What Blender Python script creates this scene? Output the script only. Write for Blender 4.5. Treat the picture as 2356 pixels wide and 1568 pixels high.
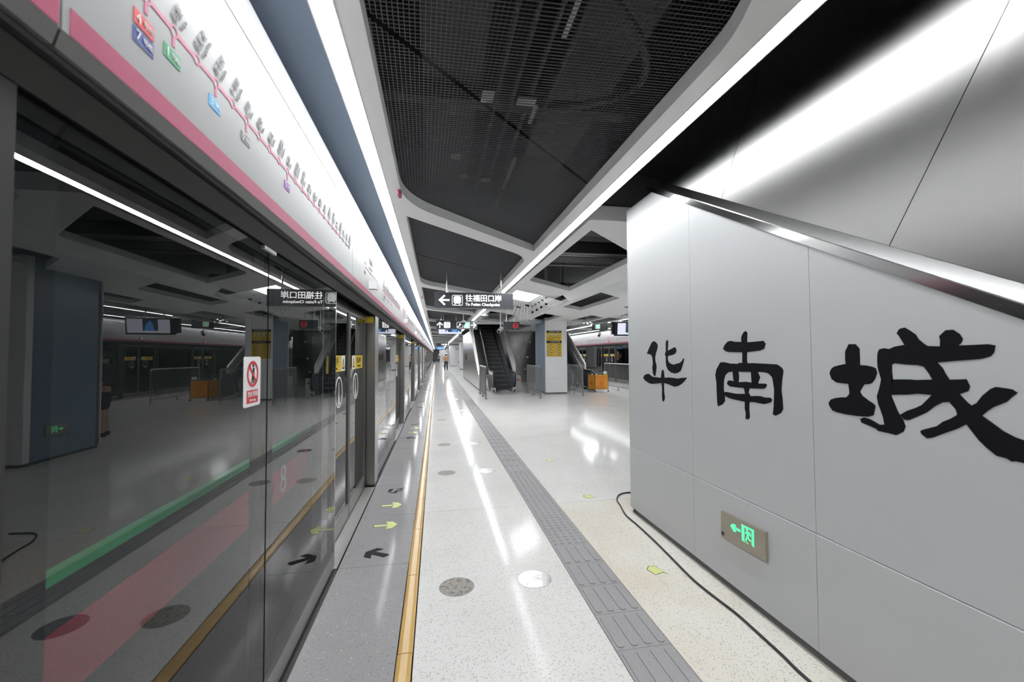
import bpy, bmesh, math, random
from mathutils import Vector, Matrix
from mathutils.geometry import tessellate_polygon
random.seed(7)
for o in list(bpy.data.objects): bpy.data.objects.remove(o)
SC = bpy.context.scene
COL = SC.collection
PI = math.pi

# ------------------------------------------------------------------ camera, world, exposure
cam_d = bpy.data.cameras.new('camera'); cam = bpy.data.objects.new('camera', cam_d); COL.objects.link(cam)
cam_d.sensor_fit = 'HORIZONTAL'; cam_d.sensor_width = 36.0; cam_d.lens = 36.0*973.83/2356
cam_d.dof.use_dof = True; cam_d.dof.focus_distance = 5.0; cam_d.dof.aperture_fstop = 2.8
cam_d.clip_start = 0.02; cam_d.clip_end = 400
RIGHT, DOWN, FWD = (Vector((0.984316, -0.176325, -0.005662)), Vector((0.000064, 0.032455, -0.999473)), Vector((0.176416, 0.983797, 0.031958)))
_m = Matrix((RIGHT, -DOWN, -FWD)).transposed().to_4x4(); _m.translation = (0, 0, 1.6)
cam.matrix_world = _m
SC.camera = cam
w = bpy.data.worlds.new('world'); SC.world = w; w.use_nodes = True
w.node_tree.nodes['Background'].inputs[0].default_value = (0.6, 0.7, 0.8, 1)
w.node_tree.nodes['Background'].inputs[1].default_value = 0.004
SC.view_settings.view_transform = 'Standard'; SC.view_settings.look = 'None'
SC.view_settings.gamma = 1.0; SC.view_settings.use_curve_mapping = False
SC.view_settings.exposure = 0.0
STRIP = 32.0          # radiance of the LED strips
cy = SC.cycles
cy.max_bounces = 9; cy.diffuse_bounces = 7; cy.glossy_bounces = 5; cy.transparent_max_bounces = 24
cy.transmission_bounces = 6; cy.caustics_reflective = True; cy.blur_glossy = 0.3
cy.sample_clamp_indirect = 14.0

# ------------------------------------------------------------------ materials
MATS = {}
def mat(name, col, rough=0.5, metal=0.0, spec=0.5, emit=None, es=1.0, noise=0.0, nscale=30.0, bump=0.0, bscale=20.0, aniso=0.0, coat=0.0, stretch=None):
    m = bpy.data.materials.new(name); m.use_nodes = True
    nt = m.node_tree; b = nt.nodes['Principled BSDF']
    b.inputs['Base Color'].default_value = (*col, 1); b.inputs['Roughness'].default_value = rough
    b.inputs['Metallic'].default_value = metal; b.inputs['Specular IOR Level'].default_value = spec
    b.inputs['Coat Weight'].default_value = coat
    if aniso: b.inputs['Anisotropic'].default_value = aniso
    if emit:
        b.inputs['Emission Color'].default_value = (*emit, 1); b.inputs['Emission Strength'].default_value = es
    tc = nt.nodes.new('ShaderNodeTexCoord'); mp = nt.nodes.new('ShaderNodeMapping')
    nt.links.new(tc.outputs['Object'], mp.inputs[0])
    if stretch: mp.inputs['Scale'].default_value = stretch
    n = nt.nodes.new('ShaderNodeTexNoise'); n.inputs['Scale'].default_value = nscale; n.inputs['Detail'].default_value = 3
    nt.links.new(mp.outputs[0], n.inputs['Vector'])
    r = nt.nodes.new('ShaderNodeMapRange'); r.inputs['To Min'].default_value = 1-noise; r.inputs['To Max'].default_value = 1+noise
    nt.links.new(n.outputs['Fac'], r.inputs[0])
    mx = nt.nodes.new('ShaderNodeVectorMath'); mx.operation = 'SCALE'; mx.inputs[0].default_value = col
    nt.links.new(r.outputs[0], mx.inputs['Scale']); nt.links.new(mx.outputs[0], b.inputs['Base Color'])
    if bump:
        n2 = nt.nodes.new('ShaderNodeTexNoise'); n2.inputs['Scale'].default_value = bscale; n2.inputs['Detail'].default_value = 2
        nt.links.new(mp.outputs[0], n2.inputs['Vector'])
        bp = nt.nodes.new('ShaderNodeBump'); bp.inputs['Strength'].default_value = bump; bp.inputs['Distance'].default_value = 0.02
        nt.links.new(n2.outputs['Fac'], bp.inputs['Height']); nt.links.new(bp.outputs[0], b.inputs['Normal'])
    MATS[name] = m
    return m

def terrazzo(name, base, chips, rough, scale, bump, stain=None):
    m = mat(name, base, rough, spec=.03)
    nt = m.node_tree; b = nt.nodes['Principled BSDF']; L = nt.links.new
    g = nt.nodes.new('ShaderNodeNewGeometry')
    cur = None
    nz = nt.nodes.new('ShaderNodeTexNoise'); nz.inputs['Scale'].default_value = 1.1; nz.inputs['Detail'].default_value = 5
    L(g.outputs['Position'], nz.inputs['Vector'])
    mixs = nt.nodes.new('ShaderNodeMix'); mixs.data_type = 'RGBA'
    mixs.inputs[6].default_value = (*base, 1); mixs.inputs[7].default_value = (*(stain or [c*0.93 for c in base]), 1)
    rr = nt.nodes.new('ShaderNodeMapRange'); rr.inputs[1].default_value = 0.45; rr.inputs[2].default_value = 0.7
    L(nz.outputs['Fac'], rr.inputs[0]); L(rr.outputs[0], mixs.inputs[0])
    cur = mixs.outputs[2]
    for i, (c, sc, dist, thr) in enumerate(chips):
        v = nt.nodes.new('ShaderNodeTexVoronoi'); v.inputs['Scale'].default_value = sc
        off = nt.nodes.new('ShaderNodeVectorMath'); off.operation = 'ADD'; off.inputs[1].default_value = (i*3.7, i*1.9, i*5.1)
        L(g.outputs['Position'], off.inputs[0]); L(off.outputs[0], v.inputs['Vector'])
        sep = nt.nodes.new('ShaderNodeSeparateColor'); L(v.outputs['Color'], sep.inputs[0])
        a = nt.nodes.new('ShaderNodeMath'); a.operation = 'LESS_THAN'; a.inputs[1].default_value = dist; L(v.outputs['Distance'], a.inputs[0])
        bb = nt.nodes.new('ShaderNodeMath'); bb.operation = 'GREATER_THAN'; bb.inputs[1].default_value = thr; L(sep.outputs[0], bb.inputs[0])
        mm = nt.nodes.new('ShaderNodeMath'); mm.operation = 'MULTIPLY'; L(a.outputs[0], mm.inputs[0]); L(bb.outputs[0], mm.inputs[1])
        mx = nt.nodes.new('ShaderNodeMix'); mx.data_type = 'RGBA'; mx.inputs[7].default_value = (*c, 1)
        L(mm.outputs[0], mx.inputs[0]); L(cur, mx.inputs[6]); cur = mx.outputs[2]
    L(cur, b.inputs['Base Color'])
    n2 = nt.nodes.new('ShaderNodeTexNoise'); n2.inputs['Scale'].default_value = 1.2; n2.inputs['Detail'].default_value = 1
    L(g.outputs['Position'], n2.inputs['Vector'])
    bp = nt.nodes.new('ShaderNodeBump'); bp.inputs['Strength'].default_value = bump; bp.inputs['Distance'].default_value = 0.02
    L(n2.outputs['Fac'], bp.inputs['Height']); L(bp.outputs[0], b.inputs['Normal'])
    return m

def glass(name, tint, ior=1.75, gcol=(1, 1, 1), bump=0.0):
    m = bpy.data.materials.new(name); m.use_nodes = True; nt = m.node_tree; nt.nodes.clear(); L = nt.links.new
    out = nt.nodes.new('ShaderNodeOutputMaterial'); mix = nt.nodes.new('ShaderNodeMixShader')
    tr = nt.nodes.new('ShaderNodeBsdfTransparent'); tr.inputs[0].default_value = (*tint, 1)
    gl = nt.nodes.new('ShaderNodeBsdfGlossy'); gl.inputs['Roughness'].default_value = 0.0; gl.inputs[0].default_value = (*gcol, 1)
    fr = nt.nodes.new('ShaderNodeFresnel'); fr.inputs[0].default_value = ior
    ge = nt.nodes.new('ShaderNodeNewGeometry')
    inv = nt.nodes.new('ShaderNodeMath'); inv.operation = 'SUBTRACT'; inv.inputs[0].default_value = 1.0; L(ge.outputs['Backfacing'], inv.inputs[1])
    mu = nt.nodes.new('ShaderNodeMath'); mu.operation = 'MULTIPLY'; L(fr.outputs[0], mu.inputs[0]); L(inv.outputs[0], mu.inputs[1])
    if bump:
        n2 = nt.nodes.new('ShaderNodeTexNoise'); n2.inputs['Scale'].default_value = 1.1; n2.inputs['Detail'].default_value = 0
        L(ge.outputs['Position'], n2.inputs['Vector'])
        bp = nt.nodes.new('ShaderNodeBump'); bp.inputs['Strength'].default_value = bump; bp.inputs['Distance'].default_value = 0.01
        L(n2.outputs['Fac'], bp.inputs['Height']); L(bp.outputs[0], gl.inputs['Normal'])
    L(mu.outputs[0], mix.inputs[0]); L(tr.outputs[0], mix.inputs[1]); L(gl.outputs[0], mix.inputs[2]); L(mix.outputs[0], out.inputs[0])
    MATS[name] = m
    return m

WHITE = mat('white_paint', (.82, .825, .83), .45, noise=.02)
LIP = mat('grey_lip_paint', (.36, .37, .38), .5)
ENAMEL = mat('white_enamel', (.52, .535, .545), .31, spec=.32, noise=.012, nscale=2, bump=.015, bscale=1.5)
HEADER = mat('header_enamel', (.37, .376, .38), .3, spec=.4, noise=.01, nscale=3)
PINK = mat('pink_print', (.40, .048, .125), .4)
PINKL = mat('pale_pink_print', (.50, .12, .21), .4)
DARKMESH = mat('mesh_grey', (.36, .365, .38), .5, metal=.0)
PLENUM = mat('plenum_black', (.032, .033, .036), .8)
DUCT = mat('duct_grey', (.065, .068, .072), .55, noise=.1)
DUCTL = mat('tray_pale', (.50, .49, .46), .5)
STEEL = mat('brushed_steel', (.60, .60, .595), .3, metal=1, noise=.05, nscale=60, stretch=(1, 1, .03))
STEELB = mat('brushed_steel_bright', (.72, .72, .72), .22, metal=1)
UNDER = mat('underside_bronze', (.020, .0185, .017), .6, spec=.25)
LIPG = mat('header_lip_grey', (.13, .13, .125), .45)
SATIN = mat('trim_satin', (.8, .8, .8), .5, metal=1)
RAILST = mat('railing_steel', (.36, .36, .355), .28, metal=1)
POSTST = mat('post_steel', (.25, .245, .235), .3, metal=1, noise=.05, nscale=40, stretch=(1, 1, .03))
FACEST = mat('rail_face_steel', (.50, .50, .495), .13, metal=1)
FLAREBLUE = mat('flare_blue_board', (.38, .47, .62), .6)  # blue lens flare put into the colour of the added gap boards
STEELD = mat('dark_steel', (.22, .215, .205), .38, metal=1, noise=.06, nscale=30, stretch=(1, 1, .02))
KICK = mat('kick_steel', (.42, .42, .41), .35, metal=1, noise=.05)
BLACK = mat('black_gloss', (.012, .012, .013), .2)
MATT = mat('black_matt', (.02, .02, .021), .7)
FRIT = mat('black_frit', (.018, .018, .02), .5, spec=.3)
INK = mat('black_ink', (.008, .008, .011), .7, spec=.1)
SIGN = mat('sign_charcoal', (.052, .058, .068), .35)
SIGNW = mat('sign_white_lit', (.8, .8, .8), .5, emit=(1, 1, 1), es=.75)
SIGNG = mat('sign_green_lit', (.1, .55, .28), .5, emit=(.12, .75, .36), es=.7)
REDLED = mat('red_led', (.5, .02, .03), .5, emit=(1, .06, .08), es=.7)
REDLEDD = mat('red_led_dim', (.1, .01, .02), .5, emit=(.5, .02, .03), es=.12)
EXITG = mat('exit_green_lit', (.1, .8, .4), .5, emit=(.08, 1.0, .36), es=1.0)
EXITBOX = mat('exit_box_bronze', (.42, .385, .32), .38, metal=.7, noise=.08, nscale=40)
YELLOWP = mat('yellow_print', (.72, .50, .03), .45)
YSTRIP = mat('yellow_safety_strip', (.52, .33, .10), .25, noise=.05, nscale=8)
PALEY = mat('pale_yellow_marking', (.60, .64, .24), .5, noise=.08)
OUTL = mat('marking_outline', (.05, .05, .05), .6)
BLKMARK = mat('black_marking', (.022, .023, .025), .75, spec=.15, noise=.3, nscale=60)
WHITEP = mat('white_print', (.78, .78, .78), .45)
REDP = mat('red_print', (.60, .03, .04), .45)
BLUEP = mat('blue_print', (.03, .06, .28), .45)
GREENP = mat('green_print', (.03, .30, .12), .45)
SKYP = mat('sky_blue_print', (.10, .45, .78), .45)
GREYP = mat('grey_print', (.20, .19, .20), .5)
PURP = mat('purple_print', (.30, .10, .45), .5)
TEXTG = mat('grey_lettering', (.27, .27, .28), .5)
BLUECOL = mat('blue_column_panel', (.20, .27, .36), .3)
ORANGE = mat('orange_vinyl', (.72, .30, .02), .4, noise=.05)
RUBBER = mat('rubber', (.016, .016, .018), .5)
STEP = mat('escalator_step', (.055, .056, .062), .45, noise=.15, nscale=60)
STEPN = mat('step_nosing', (.28, .28, .29), .4)
BALU = mat('balustrade_panel', (.085, .09, .10), .25)
SKIN = mat('skin', (.52, .33, .24), .6)
VEST = mat('orange_vest', (.85, .22, .07), .7)
SHIRT = mat('pale_shirt', (.62, .60, .62), .8)
NAVY = mat('navy_cloth', (.015, .017, .03), .8)
OLIVE = mat('olive_cloth', (.16, .14, .08), .8)
HELM = mat('white_helmet', (.8, .8, .8), .3)
TRAIN = mat('train_body', (.045, .048, .048), .45)
TPINK = mat('train_pink', (.85, .10, .16), .5)
TGREEN = mat('train_green', (.06, .75, .30), .4)
CONC = mat('tunnel_concrete', (.06, .06, .06), .9, noise=.2, nscale=4)
PLINTH = mat('dark_plinth', (.12, .12, .12), .6, noise=.6, nscale=220)
CAMW = mat('camera_housing', (.48, .48, .46), .4)
DOORW = mat('door_white', (.68, .68, .70), .4)
EMIT = bpy.data.materials.new('led_diffuser'); EMIT.use_nodes = True
_b = EMIT.node_tree.nodes['Principled BSDF']; _b.inputs['Base Color'].default_value = (.9, .9, .9, 1)
_b.inputs['Emission Color'].default_value = (.97, .985, 1.0, 1); _b.inputs['Emission Strength'].default_value = STRIP
PANEL = EMIT.copy(); PANEL.name = 'light_panel_diffuser'; PANEL.node_tree.nodes['Principled BSDF'].inputs['Emission Strength'].default_value = 14.0
SCREENW = mat('screen_white', (.1, .1, .1), .3, emit=(.80, .84, 1.0), es=.9)
SCREENB = mat('screen_blue', (.05, .1, .2), .3, emit=(.10, .38, .90), es=.8)
SCREEND = mat('screen_dark', (.02, .02, .03), .3, emit=(.03, .05, .10), es=.8)
TERW = terrazzo('white_terrazzo', (.67, .665, .645), [((.42, .42, .40), 75, .30, .62), ((.30, .30, .29), 95, .24, .72), ((.12, .12, .11), 60, .13, .80)], .10, 1, .03)
TERB = terrazzo('beige_terrazzo', (.67, .65, .595), [((.40, .39, .36), 75, .30, .66), ((.28, .27, .24), 95, .24, .74), ((.14, .11, .08), 60, .13, .82)], .10, 1, .03, stain=(.63, .57, .48))
TERG = terrazzo('grey_terrazzo', (.30, .29, .298), [((.36, .36, .37), 85, .24, .70), ((.70, .70, .70), 46, .13, .72), ((.08, .08, .08), 55, .15, .70), ((.18, .18, .18), 90, .26, .66)], .10, 1, .03)
TACT = terrazzo('tactile_stone', (.33, .325, .33), [((.36, .36, .36), 85, .22, .75), ((.65, .65, .65), 60, .12, .80), ((.10, .10, .10), 70, .15, .76)], .42, 1, .0)
LANDM = terrazzo('landing_stone', (.30, .30, .30), [((.4, .4, .4), 75, .26, .6), ((.12, .12, .12), 80, .18, .7)], .3, 1, .02)
GLASS = glass('screen_glass', (.64, .67, .67), 1.64, bump=.012)
DGLASS = glass('door_glass', (.40, .44, .45), 1.8, bump=.03)
PLATE = mat('ribbed_plate', (.40, .40, .39), .4, metal=.8)

# ------------------------------------------------------------------ mesh building
class MB:
    def __init__(s): s.v = []; s.f = []
    def add(s, vs, fs):
        n = len(s.v); s.v += [tuple(v) for v in vs]; s.f += [tuple(i+n for i in f) for f in fs]; return s
    def box(s, x0, x1, y0, y1, z0, z1):
        if x0 > x1: x0, x1 = x1, x0
        if y0 > y1: y0, y1 = y1, y0
        if z0 > z1: z0, z1 = z1, z0
        return s.add([(x0, y0, z0), (x1, y0, z0), (x1, y1, z0), (x0, y1, z0), (x0, y0, z1), (x1, y0, z1), (x1, y1, z1), (x0, y1, z1)],
                     [(0, 3, 2, 1), (4, 5, 6, 7), (0, 1, 5, 4), (1, 2, 6, 5), (2, 3, 7, 6), (3, 0, 4, 7)])
    def prism(s, pts, fn0, fn1):
        """polygon pts mapped by fn0 / fn1 to 3D, sides joined; ends are n-gons"""
        n = len(pts)
        vs = [fn0(*p) for p in pts] + [fn1(*p) for p in pts]
        if n > 4:
            tri = tessellate_polygon([[Vector((p[0], p[1], 0)) for p in pts]])
            caps = [(a, c, b) for a, b, c in tri]+[(n+a, n+b, n+c) for a, b, c in tri]
        else: caps = [tuple(range(n-1, -1, -1)), tuple(range(n, 2*n))]
        return s.add(vs, caps + [(i, (i+1) % n, n+(i+1) % n, n+i) for i in range(n)])
    def sweep_y(s, prof, y0, y1):   # profile of (x, z)
        return s.prism(prof, lambda a, b: (a, y0, b), lambda a, b: (a, y1, b))
    def sweep_x(s, prof, x0, x1):   # profile of (y, z)
        return s.prism(prof, lambda a, b: (x0, a, b), lambda a, b: (x1, a, b))
    def sweep_z(s, prof, z0, z1):
        return s.prism(prof, lambda a, b: (a, b, z0), lambda a, b: (a, b, z1))
    def tube(s, pts, r, n=8, caps=True):
        pts = [Vector(p) for p in pts]; rings = []
        up0 = None
        for i, p in enumerate(pts):
            t = (pts[min(i+1, len(pts)-1)] - pts[max(i-1, 0)]).normalized()
            if up0 is None: up0 = Vector((0, 0, 1)) if abs(t.z) < .9 else Vector((1, 0, 0))
            a = t.cross(up0).normalized(); b = a.cross(t).normalized(); up0 = b
            rr = r[i] if isinstance(r, (list, tuple)) else r
            rings.append([p + (a*math.cos(2*PI*k/n) + b*math.sin(2*PI*k/n))*rr for k in range(n)])
        vs = [q for ring in rings for q in ring]; fs = []
        for i in range(len(rings)-1):
            for k in range(n):
                fs.append((i*n+k, i*n+(k+1) % n, (i+1)*n+(k+1) % n, (i+1)*n+k))
        if caps: fs += [tuple(range(n-1, -1, -1)), tuple(range((len(rings)-1)*n, len(rings)*n))]
        return s.add(vs, fs)
    def lathe(s, c, prof, n=20):    # profile (r, z) around the vertical through c
        vs = []; m = len(prof)
        for k in range(n):
            a = 2*PI*k/n
            for r, z in prof: vs.append((c[0]+r*math.cos(a), c[1]+r*math.sin(a), c[2]+z))
        fs = [(k*m+i, ((k+1) % n)*m+i, ((k+1) % n)*m+i+1, k*m+i+1) for k in range(n) for i in range(m-1)]
        return s.add(vs, fs)
    def plate(s, outer, holes, z0, z1, lip=None):
        """flat plate z0..z1 with holes"""
        bm = bmesh.new(); es = []
        for loop in [outer]+holes:
            vs = [bm.verts.new((x, y, z0)) for x, y in loop]
            for i in range(len(vs)): es.append(bm.edges.new((vs[i], vs[(i+1) % len(vs)])))
        bmesh.ops.triangle_fill(bm, use_beauty=True, use_dissolve=False, edges=es)
        bm.verts.index_update()
        vs = [v.co[:] for v in bm.verts]; tri = []
        for f in bm.faces:
            idx = [v.index for v in f.verts]
            if f.normal.z > 0: idx.reverse()
            tri.append(tuple(idx))
        bm.free()
        s.add(vs, tri)
        s.add([(x, y, z1) for x, y, _ in vs], [tuple(reversed(t)) for t in tri])
        for li, loop in enumerate([outer]+holes):
            if li and lip is not None: continue
            n = len(loop)
            s.add([(x, y, z0) for x, y in loop]+[(x, y, z1) for x, y in loop], [(i, (i+1) % n, n+(i+1) % n, n+i) for i in range(n)])
        return s
    def decal(s, polys, O, R, U, t=.0015):
        """polygons given in (r,u) raised by t on the plane O + r R + u U"""
        O, R, U = Vector(O), Vector(R), Vector(U); N = R.cross(U).normalized()
        for p in polys:
            a = sum(p[i][0]*p[(i+1) % len(p)][1]-p[(i+1) % len(p)][0]*p[i][1] for i in range(len(p)))
            if a < 0: p = p[::-1]
            s.prism(p, lambda r, u: O+R*r+U*u, lambda r, u: O+R*r+U*u+N*t)
        return s
    def mesh(s, name, m, off=(0, 0, 0), smooth=False):
        me = bpy.data.meshes.new(name)
        me.from_pydata([(x-off[0], y-off[1], z-off[2]) for x, y, z in s.v], [], s.f)
        me.validate(); me.materials.append(m)
        bm = bmesh.new(); bm.from_mesh(me); bmesh.ops.recalc_face_normals(bm, faces=bm.faces)
        if any(len(f.verts) > 4 for f in bm.faces):
            bmesh.ops.triangulate(bm, faces=[f for f in bm.faces if len(f.verts) > 4], ngon_method='BEAUTY')
        bm.to_mesh(me); bm.free()
        if smooth:
            me.polygons.foreach_set('use_smooth', [True]*len(me.polygons))
        me.update()
        return me
    def build(s, name, m, parent=None, smooth=False, label=None, kind=None):
        off = base_of(parent)
        o = bpy.data.objects.new(name, s.mesh(name, m, off, smooth)); COL.objects.link(o)
        if parent is not None: o.parent = parent
        if label: o['label'] = label
        if kind: o['kind'] = kind
        return o

def base_of(p):
    v = Vector((0, 0, 0))
    while p is not None:
        v = v + p.location; p = p.parent
    return v
def thing(name, label, cat, loc=(0, 0, 0), group=None):
    o = bpy.data.objects.new(name, None); COL.objects.link(o); o.location = loc; o.empty_display_size = .1
    o['label'] = label; o['category'] = cat
    if group: o['group'] = group
    return o
def tag(o, label, cat, group=None):
    o['label'] = label; o['category'] = cat
    if group: o['group'] = group
    return o
def struct(o): o['kind'] = 'structure'; return o
def rename(o, label, group=None):
    o['label'] = label
    if group: o['group'] = group
KIDS = {}
def copy_tree(o, parent=None):
    c = o.copy(); COL.objects.link(c)
    if parent is not None: c.parent = parent
    for ch in [x for x in o.children]: copy_tree(ch, c)
    return c
def place(name, me, parent, loc=(0, 0, 0), rz=0, kind=None, label=None):
    o = bpy.data.objects.new(name, me); COL.objects.link(o); o.location = loc; o.rotation_euler = (0, 0, rz)
    if parent is not None: o.parent = parent
    if kind: o['kind'] = kind
    if label: o['label'] = label
    return o
ORD = ['first', 'second', 'third', 'fourth', 'fifth', 'sixth', 'seventh', 'eighth', 'ninth', 'tenth', 'eleventh', 'twelfth', 'thirteenth', 'fourteenth', 'fifteenth',
       'sixteenth', 'seventeenth', 'eighteenth', 'nineteenth', 'twentieth', 'twenty-first', 'twenty-second', 'twenty-third', 'twenty-fourth']

# lettering: flat meshes made from Blender's built-in text object
_TX = {}
def text_mesh(s, size, m, bold=0.0, align='CENTER', spacing=1.0):
    key = (s, round(size, 4), m.name, bold, align, spacing)
    if key in _TX: return _TX[key]
    c = bpy.data.curves.new('lettering', 'FONT'); c.body = s; c.size = size; c.align_x = align; c.align_y = 'CENTER'
    c.extrude = .0006; c.space_character = spacing; c.resolution_u = 3
    o = bpy.data.objects.new('lettering', c); COL.objects.link(o)
    dg = bpy.context.evaluated_depsgraph_get()
    me = bpy.data.meshes.new_from_object(o.evaluated_get(dg)); me.name = 'lettering'
    bpy.data.objects.remove(o); bpy.data.curves.remove(c)
    if bold:
        vs = [v.co.copy() for v in me.vertices]; fs = [tuple(p.vertices) for p in me.polygons]; V2, F2 = [], []
        for dx, dy in ((-1, 0), (1, 0), (0, -.8), (0, .8)):
            F2 += [tuple(i+len(V2) for i in f) for f in fs]; V2 += [(v.x+dx*bold, v.y+dy*bold, v.z) for v in vs]
        me.clear_geometry(); me.from_pydata(V2, [], F2); me.update()
    me.materials.clear(); me.materials.append(m)
    _TX[key] = me
    return me
def text(s, size, m, O, R, U, parent, bold=0.0, name='lettering', align='CENTER', spacing=1.0):
    me = text_mesh(s, size, m, bold, align, spacing)
    o = bpy.data.objects.new(name, me); COL.objects.link(o)
    R, U = Vector(R).normalized(), Vector(U).normalized(); N = R.cross(U)
    mt = Matrix((R, U, N)).transposed().to_4x4(); mt.translation = Vector(O)+N*.0008 - base_of(parent)
    o.parent = parent; o.matrix_basis = mt
    return o
def circ(cx, cy_, r, n=24): return [(cx+r*math.cos(2*PI*i/n), cy_+r*math.sin(2*PI*i/n)) for i in range(n)]
def ring(cx, cy_, r0, r1, n=24, ry=1.0):
    out = []
    for i in range(n):
        a, b = 2*PI*i/n, 2*PI*(i+1)/n
        out.append([(cx+r0*math.cos(a), cy_+ry*r0*math.sin(a)), (cx+r1*math.cos(a), cy_+ry*r1*math.sin(a)), (cx+r1*math.cos(b), cy_+ry*r1*math.sin(b)), (cx+r0*math.cos(b), cy_+ry*r0*math.sin(b))])
    return out
def rect(x0, y0, x1, y1): return [(x0, y0), (x1, y0), (x1, y1), (x0, y1)]
def rrect(x0, y0, x1, y1, r, n=4):
    p = []
    for cx, cy_, a0 in ((x1-r, y1-r, 0), (x0+r, y1-r, 90), (x0+r, y0+r, 180), (x1-r, y0+r, 270)):
        for i in range(n+1):
            a = math.radians(a0+90*i/n); p.append((cx+r*math.cos(a), cy_+r*math.sin(a)))
    return p
def rframe(x0, y0, x1, y1, r, t, n=4):
    a, b = rrect(x0, y0, x1, y1, r, n), rrect(x0+t, y0+t, x1-t, y1-t, max(r-t, .001), n)
    return [[a[i], a[(i+1) % len(a)], b[(i+1) % len(a)], b[i]] for i in range(len(a))]
def line2(p, q, w_):
    (x0, y0), (x1, y1) = p, q; d = math.hypot(x1-x0, y1-y0); nx, ny = -(y1-y0)/d*w_/2, (x1-x0)/d*w_/2
    return [(x0+nx, y0+ny), (x0-nx, y0-ny), (x1-nx, y1-ny), (x1+nx, y1+ny)]
def fillet_poly(pts, radii, n=8):
    out = []
    m = len(pts)
    for i in range(m):
        P = Vector(pts[i]); A = Vector(pts[i-1]); B = Vector(pts[(i+1) % m]); r = radii[i]
        if r <= 0: out.append(tuple(P)); continue
        u, v = (A-P).normalized(), (B-P).normalized(); ang = u.angle(v); t = r/math.tan(ang/2)
        p0, p1 = P+u*t, P+v*t
        c = P+(u+v).normalized()*(r/math.sin(ang/2))
        a0 = math.atan2((p0-c).y, (p0-c).x); a1 = math.atan2((p1-c).y, (p1-c).x); d = (a1-a0+PI) % (2*PI)-PI
        for k in range(n+1):
            a = a0+d*k/n; out.append((c.x+r*math.cos(a), c.y+r*math.sin(a)))
    return out
P = 4.85                      # bay length of the platform
K0, K1 = -1, 22
YEND = 112.0

# ------------------------------------------------------------------ the setting
floor = struct(MB().box(-.725, 10.385, -16, YEND, -.30, -.06).build('floor', CONC))
def slab(x0, x1, y0, y1, m, n='floor_slab', g=.0025):
    struct(MB().box(x0+g, x1-g, y0+g, y1-g, -.0605, 0).build(n, m, floor))
ys = [-16, -11, -6.5, -2.85, .8, 4.45, 8.1, 11.75, 15.4, 19.05, 24, 30, 38, 48, 60, 75, 92, YEND]
for a, b in zip(ys, ys[1:]):
    slab(-.12, .955, a, b, TERW)
    slab(1.278, 4.83, a, b, TERB if a < 4.4 else TERW)
    slab(4.83, 8.382, a, b, TERW); slab(8.705, 9.78, a, b, TERW)
# grey edge slabs and yellow strip pieces on both platform edges
me_g = MB().box(-.52+.002, -.002, .002, 1.0285, -.0605, 0).mesh('edge_slab', TERG)
me_gp = MB().box(-.52+.002, -.002, .002, 2.0, -.0605, 0).mesh('edge_slab', TERG)
me_th = MB().box(0, .1, 0, 1, -.06, -.0005).mesh('edge_filler', TERG)
yy = 3.41-1.0305*18
while yy < 92:
    if not (.3 < yy < 3.3): place('edge_slab', me_g, floor, (-.205, yy, 0))
    yy += 1.0305
slab(-.725, -.207, .32, 3.41, TERG, 'edge_slab')
yy = -8
while yy < 60:
    place('edge_slab', me_g, floor, (9.865, yy+1.03, 0), PI); yy += 1.0305
me_y = MB().sweep_y([(-.039, -.02), (-.039, .001), (-.030, .003), (-.018, .0046), (0, .0052), (.018, .0046), (.030, .003), (.039, .001), (.039, -.02)], .0025, .8175).mesh('safety_strip', YSTRIP)
yy = 2.346-.8175*16
i = 0
while yy < 90:
    place('safety_strip', me_y, floor, (-.164+random.uniform(-.0012, .0012), yy, random.uniform(0, .0008)), random.uniform(-.0012, .0012))
    if yy < 50: place('safety_strip', me_y, floor, (9.824, yy, 0))
    yy += .82
# tactile paving: bar tiles and dot tiles
def tile(kind):
    b = MB().box(-.159, .159, .001, .317, -.06, .0)
    if kind == 'bar':
        for k in range(4):
            x = -.12+.08*k
            b.prism(rrect(x-.021, .018, x+.021, .30, .018, 3), lambda u, v: (u, v, -.001), lambda u, v: (u, v, .005))
    else:
        for a in range(5):
            for c in range(5):
                x, y = -.124+.062*a, .035+.062*c
                b.prism(circ(x, y, .019, 8), lambda u, v: (u, v, -.001), lambda u, v, x=x, y=y: (x+(u-x)*.7, y+(v-y)*.7, .006))
    return b.mesh('tactile_tile', TACT)
me_bar, me_dot = tile('bar'), tile('dot')
yy, n = 2.2-.3185*40, 0
while yy < 46:
    dots = 3.44 < yy < 5.5 or 13.2 < yy < 14.9
    place('tactile_tile', me_dot if dots else me_bar, floor, (1.1165, yy, 0)); yy += .3185
slab(.957, 1.276, yy, YEND, TACT, 'tactile_band')
slab(8.384, 8.703, -16, YEND, TACT, 'tactile_band')

ceiling = struct(MB().box(-3.6, 13.3, -16, YEND, 4.7, 4.9).build('ceiling', PLENUM))
wl = struct(MB().box(-3.8, -3.6, -16, YEND, -1.4, 4.9).build('wall_left', CONC))
wr = struct(MB().box(13.3, 13.5, -16, YEND, -1.4, 4.9).build('wall_right', CONC))
struct(MB().box(-3.8, 13.5, YEND, YEND+.2, -1.4, 4.9).build('wall_far', DUCT))
struct(MB().box(-3.8, 13.5, -16.2, -16, -1.4, 4.9).build('wall_near', WHITE))
struct(MB().box(-3.8, -.88, -16, YEND, -1.4, -1.2).build('track_bed_left', CONC)); struct(MB().box(10.54, 13.5, -16, YEND, -1.4, -1.2).build('track_bed_right', CONC))
struct(MB().box(-.90, -.725, -16, YEND, -1.2, -.012).build('platform_edge_left', CONC)); struct(MB().box(10.385, 10.56, -16, YEND, -1.2, -.012).build('platform_edge_right', CONC))

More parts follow.
